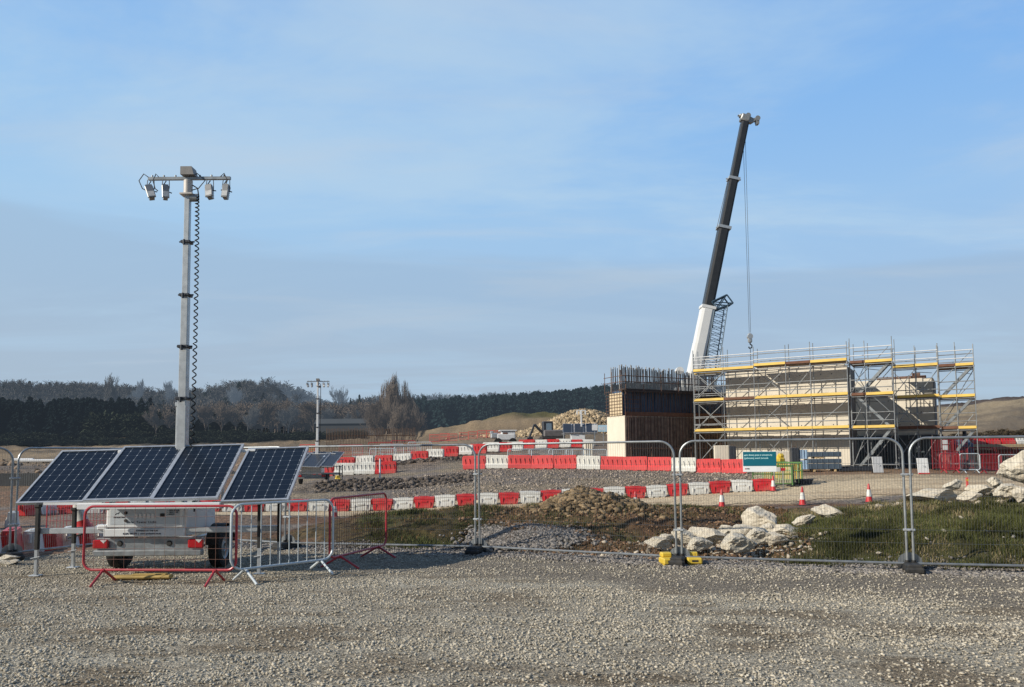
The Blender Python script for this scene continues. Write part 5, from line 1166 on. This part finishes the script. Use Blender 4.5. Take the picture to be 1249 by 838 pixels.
for k, (u, D, lb) in enumerate(((1150, 47.5, 'red mesh gate left of the white notice'), (1166, 48.5, 'red mesh gate behind the white notice'), (1192, 50, 'red mesh gate nearest the sandy ledge, left part'), (1225, 51, 'red mesh gate below the sandy ledge, right part'), (1253, 52, 'red mesh gate at the right picture edge'))):
    q = G(u, D); mesh_gate(lb, q, R(random.uniform(-20, 20)), 1.5 if k < 2 else 1.9, 2.0 if k < 2 else 1.5, M_dred, M_dred, grp='red mesh gates at the right', n=14)
t = thing('notice_board', 'small white notice on the red mesh gates at the right', 'sign', G(1153.5, 46.6), 0); m = MB(); m.bbox((0, 0, 1.75), (.30, .02, .26), .005); m.bbox((0, 0, 1.42), (.30, .02, .28), .005); m.build('sheet', M_white, t)
m = MB(); m.cyl((0, .03, 0), (0, .03, 1.9), .025); m.build('post', M_red, t)
t = thing('blue_tank', 'dark blue tank standing behind the red gates at the right', 'tank', G(1174, 52), 0); m = MB(); m.bbox((0, 0, .9), (1.1, .9, 1.7), .1); m.build('body', M_blue, t); m = MB(); m.cyl((.2, 0, 1.7), (.2, 0, 2.5), .12, n=8); m.build('pipe', M_dark, t)
# sandy ledge and its far red barriers
Dl = 58.0; l0, l1 = XU(1165, Dl), XU(1420, Dl); gl = gz(XU(1230, Dl), Dl)
t = thing('timber_ledge', 'long pale timber-edged ledge behind the red gates at the right', 'ledge', ((l0 + l1) / 2, Dl, gl), .0)
zt = P(1230, 541, Dl).z - gl; m = MB(); m.bbox((0, 1.5, zt - .28), (l1 - l0, 3.0, .38), .03); m.build('deck', mat('sand_timber', (.42, .32, .19), .9, 0, .2, 2, .5, 12), t)
m = MB()
for k in range(12): m.bbox((-(l1 - l0) / 2 + .6 + k * (l1 - l0) / 12, .25, (zt - .5) / 2), (.18, .18, zt - .45), .01)
m.box((0, .5, (zt - .5) / 2 - .0), (l1 - l0 - .3, .06, zt - .5)); m.build('post', M_timber, t)
seq = 'RWRRRWRRRWRR'
for k in range(12):
    x = XU(1160 + k * 18.5, Dl); o = big_barrier(1, 1.05, .58).build('road_barrier', M_rplast if seq[k] == 'R' else M_wplast); o.location = (x, Dl + .5, gl + zt - .1)
    tag(o, f'{"deep red" if seq[k]=="R" else "white"} barrier on the timber ledge at the right, {ORD[k]} from the scaffold', 'plastic barrier', 'barriers on the timber ledge')
t = thing('tarpaulin', 'rumpled dark blue-black sheeting lying on the ground above the ledge at the right', 'tarpaulin', G(1195, 66), 0); me = bpy.data.meshes.new('sheet')
gx, gy = np.meshgrid(np.linspace(-3.3, 3.3, 40), np.linspace(-1.6, 1.6, 16)); z_ = .95 + 1.0 * np.exp(-(gy / 1.2) ** 2) * (.55 + .6 * vnoise(gx * .9 + 5, gy * 1.3, 3)) - .7 * (np.abs(gx) / 3.3) ** 3
o = np_object('sheet', np.stack([gx, gy, z_], -1).reshape(-1, 3), grid_faces(*gx.shape), mat('tarp', (.022, .03, .045), .5, 0, .2, 3)); o.parent = t
# ================================================================== far left and middle clutter
def rail_row(items, cat_label, D, h_=1.1, w_=2.2, red=False, grp=None):
    for i, (u, lb) in enumerate(items):
        q = G(u, D + i * .3); ped_barrier(lb, q, R(random.uniform(-6, 6)), w_, h_, M_redbar if red else M_wb, M_redbar if red else M_wb, 12, .012, (.3, .3), (.6,), group=grp, fr=.035)
rail_row([(444, 'white barrier farther up the site, left of three standing before the wooded hill'), (478, 'white barrier farther up the site, middle of three before the wooded hill'), (512, 'white barrier farther up the site, right of three before the wooded hill')], '', 78, 1.2, 2.4, grp='white barriers before the wooded hill')
rail_row([(467, 'left pale tubular barrier behind the upper row of red and white units'), (497, 'right pale tubular barrier behind the upper row of red and white units')], '', 68, 1.2, 2.3, grp='tubular barriers behind the upper row')
rail_row([(634, 'steel barrier laid along the foot of the long faded-red row, first from the left'), (660, 'steel barrier behind the long faded-red row, second from the left'), (684, 'steel barrier behind the long faded-red row, third from the left'), (705, 'steel barrier behind the long faded-red row, fourth from the left'), (726, 'steel barrier behind the long faded-red row, nearest the pier')], '', 55, .95, 1.7, grp='steel barriers behind the long faded-red row')
rail_row([(372, 'red tubular barrier just above the farther light tower'), (428, 'red tubular barrier right of the white mast'), (464, 'red tubular barrier below the wooden palisade, centre'), (492, 'red tubular barrier below the wooden palisade, right')], '', 84, 1.3, 2.6, True, 'red tubular barriers below the palisade')
mesh_gate('orange and yellow gate left of the white mast of the farther light tower', G(375, 80), 0, 1.6, 1.9, M_rplast2, M_yellow, n=8)
for i in range(9):
    u = 530 + i * 11.5 + random.uniform(-2, 2); q = G(u, 118 + i * 1.5)
    mesh_gate(f'far red netting panel at the foot of the grassy mound, {ORD[i]} from the left', q, R(random.uniform(-12, 12)), 1.5, 1.25, M_rplast2, M_rplast2, grp='red netting panels below the grassy mound', n=7)
# wooden palisade of posts
q0, q1 = XU(398, 100), XU(506, 100); t = thing('timber_palisade', 'long brown palisade of upright poles in front of the bare woods', 'palisade', ((q0 + q1) / 2, 100, gz((q0 + q1) / 2, 100)), 0)
m = MB()
for k in range(58):
    x = q0 - (q0 + q1) / 2 + (q1 - q0) * k / 57; zt_ = P(450, 523, 100).z - t.location.z + random.uniform(-.12, .1); m.box((x, 0, zt_ / 2), (.07, .06, zt_))
m.build('poles', mat('pole_wood', (.125, .085, .062), .85, 0, .25, 3), t); m = MB(); m.box((0, .05, .7), (q1 - q0, .04, .09)); m.box((0, .05, 1.9), (q1 - q0, .04, .09)); m.build('rail', M_timber, t)
# dark slatted screen at far left + distant bits
q0, q1 = XU(-60, 52), XU(47, 52); xm = (q0 + q1) / 2; t = thing('slatted_screen', 'dark slatted hoarding across the brown field at the left edge', 'hoarding', (xm, 52, gz(xm, 52)), 0); m = MB()
zt_ = P(10, 578, 52).z - t.location.z
for k in range(56): m.box((q0 - xm + (q1 - q0) * k / 55, 0, zt_ / 2 - .2), (.10, .05, zt_ + .4))
m.build('slats', mat('dark_slat', (.035, .04, .045), .7, 0, .2, 2), t); m = MB(); m.box((0, .06, zt_ * .5), (q1 - q0, .04, zt_ * .9)); m.build('backing', mat('dark_backing', (.018, .02, .024), .8, 0, .2, 2), t)
for (u, v, D, L_, lb) in ((28, 557, 100, 2.6, 'short pale strip of material on the rubble at the far left'), (52, 556.5, 100, 6, 'long pale strip of material on the rubble above the left solar panel')):
    q = G(u, D); t = thing('pale_pipe', lb, 'pipe', q, .05); m = MB(); m.cyl((-L_ / 2, 0, .3), (L_ / 2, 0, .3), .22, n=8); m.build('pipe', M_white, t)
# plant: small dumper / welfare unit, excavator, third light tower
q = G(617, 84); t = thing('site_dumper', 'small white cabbed dumper left of the yellow rubble slope', 'dumper', q, .1)
k_ = P(617, 526, 84).z - q.z; m = MB(); m.bbox((0, 0, .95), (2.0, 1.4, .75), .1); m.build('body', M_white, t); m = MB(); m.bbox((.25, 0, k_ * .72), (1.5, 1.3, k_ * .46), .08); m.bbox((.2, 0, k_), (1.9, 1.5, .12), .03); m.build('cab', M_white, t)
m = MB(); m.bbox((-.1, -.66, k_ * .72), (.5, .03, k_ * .30), .01); m.build('cab_window', M_timber, t); m = MB(); m.bbox((-1.25, 0, 1.1), (.8, 1.3, .6), .1); m.bbox((-1.55, 0, 1.45), (.25, 1.2, .3), .04); m.build('skip', M_galv2, t)
for x in (-.9, .7): m = MB(); m.cyl((x, -.85, .42), (x, -.55, .42), .42, n=14); m.build('wheel', M_tread, t)
q = G(668, 86); t = thing('excavator', 'small dark excavator in front of the yellow rubble heap', 'excavator', q, .1); hh = P(668, 513, 86).z - q.z
m = MB(); m.bbox((0, 0, hh - 1.0), (1.15, 1.2, 1.7), .1); m.build('cab', M_dark, t); m = MB(); m.bbox((.1, -.61, hh - .8), (.6, .03, .8), .02); m.build('cab_window', mat('pale_glass', (.2, .27, .33), .2), t)
m = MB(); m.bbox((.7, 0, max(1.1, hh - 1.7)), (2.4, 1.6, .8), .12); m.build('body', mat('grey_body', (.14, .13, .13), .6, 0, .2, 3), t); m = MB()
for sy in (-.8, .8): m.bbox((.5, sy, .4), (2.8, .45, .75), .25)
m.build('track', M_black, t); m = MB(); m.cyl((-.5, -.3, 1.1), (-1.5, -.3, hh - .5), .14, n=6); m.cyl((-1.5, -.3, hh - .5), (-2.0, -.3, .8), .11, n=6); m.build('arm', M_dark, t); m = MB(); m.bbox((-2.0, -.3, .5), (.6, .6, .6), .12); m.build('bucket', M_dark, t)
q = G(706, 83); hh = P(706, 517, 83).z - q.z
t = thing('light_tower', 'light tower trailer with dark panels, farthest of three, left of the pier', 'light tower', q, .03)
for i, x in enumerate((-1.15, .1, 1.35)):
    solar_panel(t, Vector((x - .6, -.7, hh - 1.0)), Vector((x + .6, -.7, hh - 1.0)), Vector((x - .35, .6, hh)), M_cellsd)
m = MB(); m.bbox((0, -.55, hh - 1.15), (3.7, .1, .12), .02); m.bbox((-1.6, 0, hh - 1.6), (.08, .08, 1.2), .01); m.bbox((1.7, 0, hh - 1.6), (.08, .08, 1.2), .01); m.build('panel_rack', M_galv2, t)
m = MB(); m.bbox((-.1, 0, (hh - 1.2) / 2 + .35), (1.5, 1.1, (hh - 1.2) - .5), .04); m.build('cabinet', M_white, t); m = MB(); m.bbox((0, 0, .45), (2.4, .9, .12), .02); m.build('chassis', M_galv, t)
for x in (-.9, .9): m = MB(); m.cyl((x, -.5, .33), (x, -.3, .33), .33, n=14); m.build('wheel', M_tread, t)
m = MB(); m.bbox((.35, .2, hh / 2 + .6), (.16, .16, hh + 1.6), .01); m.bbox((.35, .2, hh + 1.4), (1.0, .1, .1), .02); m.build('mast', M_white, t)
for i, x in enumerate((-.1, .25, .8)): m = MB(); m.bbox((x, .2, hh + 1.15), (.14, .14, .4), .02); m.build('lamp', M_white, t)
q = G(737, 82); t = thing('site_sign', 'pale blue and white sign boards immediately left of the pier', 'sign', q, 0); zz = P(737, 522, 82).z - q.z
m = MB(); m.bbox((-.95, 0, zz), (.6, .05, .62), .01); m.build('white_board', M_white, t); m = MB(); m.bbox((-.05, -.01, zz - .1), (1.1, .05, .72), .01); b_ = m.build('blue_board', mat('sky_sign', (.42, .60, .72), .5, 0, .05, 3), t)
text_mesh('lettering', 'RES', .42, Matrix.Translation((-.5, -.045, zz - .25)) @ UPR, M_white, b_)
m = MB(); m.cyl((-.95, .05, 0), (-.95, .05, zz), .04); m.cyl((-.05, .05, 0), (-.05, .05, zz), .04); m.build('post', M_galv, t)
t = thing('post_box', 'cream pallet of bagged material just left of the pier foot', 'pallet', G(718, 60), 0); zz = P(718, 541, 60).z - t.location.z
m = MB()
for k in range(4): m.bbox((-.24 + .16 * k, 0, zz / 2 + .05), (.14, .5, zz), .04)
m.build('bags', M_conc, t); m = MB(); m.bbox((0, 0, .05), (.75, .6, .1), .01); m.build('pallet_base', M_ply, t)
t = thing('track_marker', 'white post standing on the gravel right of the short row of ribbed barriers', 'post', G(463.5, 50.5), 0); m = MB(); zz = P(463, 560, 50.5).z - t.location.z; m.cyl((0, 0, 0), (0, 0, zz), .055, n=10); m.build('post', M_white, t); m = MB(); m.bbox((0, 0, .05), (.4, .3, .12), .04); m.build('base', M_conc, t)
t = thing('marker_post', 'small orange marker post between the boulders on the right-hand bank', 'post', G(1178, 33), 0); m = MB(); m.bbox((0, 0, .2), (.09, .05, .55), .01); m.build('post', M_rplast2, t); m = MB(); m.bbox((0, -.028, .36), (.088, .005, .08), .002); m.build('band', M_yellow, t)
t = thing('site_cabins', 'row of low grey farm sheds in the valley below the bare woods', 'farm shed', G(425, 262), 0); zz = P(425, 512, 262).z - t.location.z
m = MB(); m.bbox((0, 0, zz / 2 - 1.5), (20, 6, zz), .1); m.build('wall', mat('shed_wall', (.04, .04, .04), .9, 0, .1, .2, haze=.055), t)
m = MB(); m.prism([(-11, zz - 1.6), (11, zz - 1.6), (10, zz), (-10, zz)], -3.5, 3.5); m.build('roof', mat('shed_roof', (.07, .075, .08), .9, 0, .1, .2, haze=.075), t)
# ================================================================== trees
def tube_np(segs, k=3):
    """segs: list of (p0, p1, r0, r1) -> V, F (quads as triangles)"""
    a = np.array([s[0] for s in segs], float); b = np.array([s[1] for s in segs], float); r0 = np.array([s[2] for s in segs]); r1 = np.array([s[3] for s in segs])
    d = b - a; d /= np.linalg.norm(d, axis=1)[:, None] + 1e-9; h = np.where(np.abs(d[:, 2:3]) < .9, np.array([[0, 0, 1.]]), np.array([[1., 0, 0]])); u = np.cross(d, h); u /= np.linalg.norm(u, axis=1)[:, None] + 1e-9; w = np.cross(d, u)
    V = []
    for p, r in ((a, r0), (b, r1)):
        for i in range(k):
            t = 2 * PI * i / k; V.append(p + (u * math.cos(t) + w * math.sin(t)) * r[:, None])
    V = np.stack(V, 1); n = len(segs); f = []
    for i in range(k): j = (i + 1) % k; f += [(i, j, k + j), (i, k + j, k + i)]
    Fc = np.array(f)[None] + (np.arange(n) * 2 * k)[:, None, None]; return V.reshape(-1, 3), Fc.reshape(-1, 3)
def ribbon_np(segs, sd=0):
    r = np.random.default_rng(sd); a = np.array([s[0] for s in segs], float); b = np.array([s[1] for s in segs], float); r0 = np.array([s[2] for s in segs]); r1 = np.array([s[3] for s in segs])
    d = b - a; d /= np.linalg.norm(d, axis=1)[:, None] + 1e-9; u = np.cross(d, r.normal(size=d.shape)); u /= np.linalg.norm(u, axis=1)[:, None] + 1e-9
    V = np.stack([a - u * r0[:, None], a + u * r0[:, None], b + u * r1[:, None], b - u * r1[:, None]], 1); n = len(segs)
    return V.reshape(-1, 3), (np.array([(0, 1, 2), (0, 2, 3)])[None] + (np.arange(n) * 4)[:, None, None]).reshape(-1, 3)
def ribbon_np(segs, sd=0):
    r = np.random.default_rng(sd); a = np.array([s[0] for s in segs], float); b = np.array([s[1] for s in segs], float); r0 = np.array([s[2] for s in segs]); r1 = np.array([s[3] for s in segs])
    d = b - a; d /= np.linalg.norm(d, axis=1)[:, None] + 1e-9; u = np.cross(d, r.normal(size=d.shape)); u /= np.linalg.norm(u, axis=1)[:, None] + 1e-9
    V = np.stack([a - u * r0[:, None], a + u * r0[:, None], b + u * r1[:, None], b - u * r1[:, None]], 1); n = len(segs)
    return V.reshape(-1, 3), (np.array([(0, 1, 2), (0, 2, 3)])[None] + (np.arange(n) * 4)[:, None, None]).reshape(-1, 3)
def bare_segs(seed, H=14.0, spread=.42, levels=4, up=.25, trunk=.28, first=.25, nb=3, twigr=.02):
    r = random.Random(seed); segs = []
    def grow(p, d, L_, rad, lv):
        k = 3; q = Vector(p)
        for i in range(k):
            d = (d + Vector((r.uniform(-1, 1), r.uniform(-1, 1), r.uniform(-.5, 1) * up)) * .16).normalized(); e = q + d * L_ / k
            segs.append((tuple(q), tuple(e), max(rad * (1 - .3 * i / k), twigr), max(rad * (1 - .3 * (i + 1) / k), twigr))); q = e
            if lv < levels and (i > 0 or lv > 0):
                for _ in range(nb if i == k - 1 else nb - 1):
                    a = r.uniform(0, 2 * PI); sp = spread * r.uniform(.7, 1.5); s = d.orthogonal().normalized(); s = Matrix.Rotation(a, 3, d) @ s
                    grow(q, (d * math.cos(sp) + s * math.sin(sp) + Vector((0, 0, up * .5))).normalized(), L_ * r.uniform(.5, .78), rad * .5, lv + 1)
    grow(Vector((0, 0, -.5)), Vector((0, 0, 1)), H * first * 1.35, trunk, 0); return segs
def norm_tree(segs, H, W):
    a = np.array([s[0] for s in segs]); b = np.array([s[1] for s in segs]); mz = b[:, 2].max(); mw = np.percentile(np.abs(b[:, :2]), 98)
    k = np.array([W / 2 / mw, W / 2 / mw, H / mz]); kk = (k[0] + k[2]) / 2
    return [(s[0] * k, s[1] * k, s[2], s[3]) for s in [(np.array(q[0]), np.array(q[1]), q[2], q[3]) for q in segs]]
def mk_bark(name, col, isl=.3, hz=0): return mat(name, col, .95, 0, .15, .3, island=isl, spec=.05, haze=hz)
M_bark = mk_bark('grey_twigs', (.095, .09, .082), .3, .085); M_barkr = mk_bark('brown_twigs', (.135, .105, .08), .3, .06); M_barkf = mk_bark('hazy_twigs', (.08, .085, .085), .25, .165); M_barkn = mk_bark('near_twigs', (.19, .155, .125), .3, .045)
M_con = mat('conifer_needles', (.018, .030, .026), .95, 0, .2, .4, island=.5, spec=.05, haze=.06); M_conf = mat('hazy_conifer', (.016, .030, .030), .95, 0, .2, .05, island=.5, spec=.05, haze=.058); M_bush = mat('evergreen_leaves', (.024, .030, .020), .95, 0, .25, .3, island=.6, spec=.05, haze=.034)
M_conl = mat('dark_conifer', (.008, .014, .015), .95, 0, .15, .05, island=.35, spec=.02, haze=.036); M_conff = mat('skyline_conifer', (.016, .030, .030), .95, 0, .2, .05, island=.4, spec=.05, haze=.10)
def segs_mesh(name, segs, material):
    V, Fc = tube_np(segs); o = np_object(name, V, Fc, material); me = o.data; bpy.data.objects.remove(o); return me
def leaf_cloud(seed, n, H, W, kind):
    r = np.random.default_rng(seed)
    if kind == 'conifer':
        z = (r.random(n) ** .8); rad = (1 - z) ** .85 * (.35 + .65 * r.random(n) ** .5) * (.85 + .3 * np.sin(z * 34 + r.random() * 6)); a = r.random(n) * 2 * PI
        C = np.stack([np.cos(a) * rad * W / 2, np.sin(a) * rad * W / 2, .08 * H + z * H * .92], -1); s = W * .13 * (1.15 - z * .75)
        dr = np.stack([np.cos(a), np.sin(a), -.45 + 0 * a], -1)
    else:
        v = r.normal(size=(n, 3)); v /= np.linalg.norm(v, axis=1)[:, None]; rr = r.random(n) ** .33; lump = .8 + .35 * np.sin(v[:, 0] * 5 + seed) * np.cos(v[:, 1] * 4 + v[:, 2] * 5)
        C = v * rr[:, None] * lump[:, None] * np.array([W / 2, W / 2, H * .46]); C[:, 2] += H * .5; s = np.full(n, W * .075); dr = v
    dr = dr / np.linalg.norm(dr, axis=1)[:, None]; t = np.cross(dr, r.normal(size=(n, 3))); t /= np.linalg.norm(t, axis=1)[:, None]
    s = s * (.6 + .8 * r.random(n)); V = np.stack([C - t * s[:, None] * .5, C + t * s[:, None] * .5, C + dr * s[:, None] * 1.5 - np.array([0, 0, .3]) * s[:, None], C + np.cross(t, dr) * s[:, None] * .7], 1)
    Fc = np.array([(0, 1, 2), (0, 3, 2), (1, 3, 2)])[None] + (np.arange(n) * 4)[:, None, None]; return V.reshape(-1, 3), Fc.reshape(-1, 3)
# ---- individual trees
def bare_tree(name, label, u, vtop, wpx, D, seed, material, group=None, vbase=None, up=.25, spread=.45, levels=4, tw=None, first=.25, cat='tree'):
    q = G(u, D); H = P(u, vtop, D).z - q.z; W = wpx * D / F; tw = tw or D * .00013
    s = norm_tree(bare_segs(seed, H, spread, levels, up, H * .014, first, 3, tw), H, W)
    if 'poplar' in name: tp_ = lambda p: np.array([p[0] * (1.6 - 1.45 * p[2] / H), p[1] * (1.6 - 1.45 * p[2] / H), p[2]]); s = [(tp_(a), tp_(b), c, d) for a, b, c, d in s]
    t = thing(name, label, cat, q, random.uniform(0, 6), group); nt_ = 3
    o = bpy.data.objects.new('trunk', segs_mesh('trunk', s[:nt_], material)); COL.objects.link(o); o.parent = t
    o = bpy.data.objects.new('crown', segs_mesh('crown', s[nt_:], material)); COL.objects.link(o); o.parent = t; return t
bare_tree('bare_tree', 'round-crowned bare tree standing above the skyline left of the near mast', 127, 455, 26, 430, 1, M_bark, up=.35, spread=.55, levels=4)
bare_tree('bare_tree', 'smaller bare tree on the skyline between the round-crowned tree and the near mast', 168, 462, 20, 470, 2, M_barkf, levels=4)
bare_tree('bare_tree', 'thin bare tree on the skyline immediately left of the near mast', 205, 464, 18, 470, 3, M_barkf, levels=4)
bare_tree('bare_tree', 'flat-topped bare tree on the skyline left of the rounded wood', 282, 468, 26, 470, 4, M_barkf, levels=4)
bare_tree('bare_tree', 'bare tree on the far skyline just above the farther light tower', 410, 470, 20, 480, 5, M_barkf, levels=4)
for i, (u, vt, w_, D, sd_, lb) in enumerate(((484, 453, 26, 128, 11, 'tallest feathery brown tree of the clump beyond the palisade'), (470, 463, 26, 130, 12, 'feathery brown tree second from the left in the clump beyond the palisade'), (492, 463, 26, 132, 13, 'feathery brown tree directly right of the tallest in the clump'), (503, 488, 26, 127, 14, 'shortest brown tree at the right edge of the clump'),
                                     (461, 478, 26, 133, 15, 'leftmost feathery brown tree of the clump beyond the palisade'), (478, 468, 26, 134, 16, 'feathery brown tree directly left of the tallest in the clump'), (498, 476, 24, 135, 17, 'feathery brown tree second from the right in the clump'))):
    bare_tree('poplar_tree', lb, u, vt, w_ * 1.5, D, sd_, M_barkn, 'feathery brown trees beyond the palisade', up=.7, spread=.42, levels=4, tw=.014, first=.10)
for i, (u, vt, w_, D) in enumerate(((457, 494, 26, 126), (468, 489, 28, 125.5), (480, 486, 28, 125), (492, 490, 28, 125.5), (506, 498, 24, 126))):
    bare_tree('bare_tree', f'low spreading bare tree at the foot of the feathery clump, {ORD[i]} from the left', u, vt, w_, D, 60 + i, M_barkn, 'low spreading trees at the foot of the clump', up=.5, spread=.6, levels=4, tw=.014, first=.08)
mids = [(300, 492, 24), (318, 486, 26), (337, 484, 26), (352, 490, 24), (366, 496, 22), (382, 488, 26), (404, 494, 24), (268, 488, 24), (250, 492, 22), (425, 500, 20), (440, 497, 22), (288, 498, 24), (235, 496, 20), (206, 500, 22), (190, 496, 22)]
for i, (u, vt, w_) in enumerate(mids):
    order = sorted(range(len(mids)), key=lambda k: mids[k][0]).index(i)
    bare_tree('bare_tree', f'bare tree at the foot of the wooded hill, {ORD[order]} from the left in its line', u, vt, w_ * 1.15, 262 + (i * 7) % 16, 30 + i, M_barkr if i % 3 else M_bark, 'bare trees at the foot of the wooded hill', up=.4, levels=4, tw=.045, first=.14)
for u, vt, w_, D, sd_, lb in ((438, 482, 14, 330, 21, 'dark pointed conifer in the middle of the bare woods'), (427, 486, 10, 335, 22, 'slim dark conifer left of the pointed one in the bare woods')):
    q = G(u, D); H = P(u, vt, D).z - q.z; W = w_ * D / F; t = thing('conifer_tree', lb, 'tree', q); V, Fc = leaf_cloud(sd_, 900, H, W, 'conifer'); o = np_object('crown', V, Fc, M_con); o.parent = t
    m = MB(); m.cyl((0, 0, 0), (0, 0, H * .9), .3, .05, n=5); m.build('trunk', M_bark, t)
# ---- woods: many trees merged as one mass
def wood(name, label, spots, makers, material, sd):
    """spots: (X, Y, H, W, kind)"""
    r = np.random.default_rng(sd); Vs = []; Fs = []; off = 0
    for (x, y, H, W) in spots:
        V, Fc = makers[r.integers(len(makers))]; a = r.random() * 2 * PI; c, s = math.cos(a), math.sin(a)
        v = V * np.array([W, W, H]); v = np.stack([v[:, 0] * c - v[:, 1] * s, v[:, 0] * s + v[:, 1] * c, v[:, 2]], -1) + np.array([x, y, gz(x, y)])
        Vs.append(v); Fs.append(Fc + off); off += len(V)
    o = np_object(name, np.concatenate(Vs), np.concatenate(Fs), material); return tag(o, label, 'woodland', kind='stuff')
def unit(V, Fc): V = V.copy(); V[:, 2] /= max(V[:, 2].max(), 1e-6); w_ = np.percentile(np.abs(V[:, :2]), 97) * 2; V[:, :2] /= w_; return V, Fc
CON = [unit(*leaf_cloud(i, 420, 10, 5, 'conifer')) for i in range(5)]
CONL = [unit(*leaf_cloud(i + 70, 200, 10, 5, 'conifer')) for i in range(5)]
BUSH = [unit(*leaf_cloud(i + 40, 420, 8, 8, 'bush')) for i in range(4)]
def bare_unit(seed, D, H=14, tw=.06, lv=3): return unit(*ribbon_np(norm_tree(bare_segs(seed, H, .5, lv, .35, .22, .25, 3, tw), H, H * .75), seed))
BARE = [bare_unit(100 + i, 350, tw=.10) for i in range(6)]
BAREF = [bare_unit(120 + i, 600, tw=.14, lv=3) for i in range(5)]
def spots(n, u0, u1, d0, d1, h, wr, sd, f=None, spacing=0):
    r = random.Random(sd); out = []; tries = 0
    while len(out) < n and tries < n * 30:
        tries += 1; u = r.uniform(u0, u1); D = r.uniform(d0, d1)
        if f and not f(u, D, r): continue
        H = h * r.uniform(.75, 1.2); out.append((XU(u, D), D, H, H * wr * r.uniform(.85, 1.2)))
    return out
# left plantation: dense, with darker needles
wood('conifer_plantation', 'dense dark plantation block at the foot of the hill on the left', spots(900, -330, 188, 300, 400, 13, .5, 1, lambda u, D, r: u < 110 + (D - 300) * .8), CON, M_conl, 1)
wood('evergreen_thicket', 'dark green bushy thicket behind the near light tower', spots(230, 112, 300, 272, 320, 9.5, .75, 2, lambda u, D, r: u < 225 or D > 290), BUSH, M_bush, 2)
wood('bare_woods', 'grey bare woods covering the hillside on the left', spots(1000, -330, 470, 395, 640, 14, .75, 3), BARE, M_bark, 3)
wood('bare_woods', 'brown bare scrub wood along the valley foot', spots(330, 195, 470, 285, 390, 12, .75, 4), BARE, M_barkr, 4)
wood('mixed_evergreens', 'scattered dark evergreens among the bare hillside woods', spots(420, -330, 520, 380, 620, 12, .5, 5, lambda u, D, r: (vnoise(np.array(u * .02), np.array(D * .02), 5) > .48)), CON, M_con, 5)
wood('conifer_plantation', 'long dark conifer plantation behind the grassy mound', spots(1500, 492, 860, 300, 470, 10.5, .5, 6, lambda u, D, r: D > 300 + (560 - u) * .0), CON, M_conf, 6)
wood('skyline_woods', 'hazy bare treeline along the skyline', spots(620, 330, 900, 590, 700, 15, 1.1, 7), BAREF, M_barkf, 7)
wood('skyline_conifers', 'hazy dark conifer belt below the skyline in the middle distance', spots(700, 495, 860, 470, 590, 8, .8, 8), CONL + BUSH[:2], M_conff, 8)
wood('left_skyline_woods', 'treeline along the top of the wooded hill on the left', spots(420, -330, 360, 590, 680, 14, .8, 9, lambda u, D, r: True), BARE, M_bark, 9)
wood('scrub', 'low dark hedge along the far edge of the brown field', spots(420, -330, 440, 225, 262, 2.6, 1.5, 10), BUSH, M_bush, 10)
wood('right_scrub', 'low brown scrub at the foot of the right-hand spoil hill', spots(60, 1150, 1420, 118, 128, 1.1, 1.6, 12), BUSH, mat('brown_scrub', (.08, .06, .035), .95, 0, .2, 1, island=.5), 12)
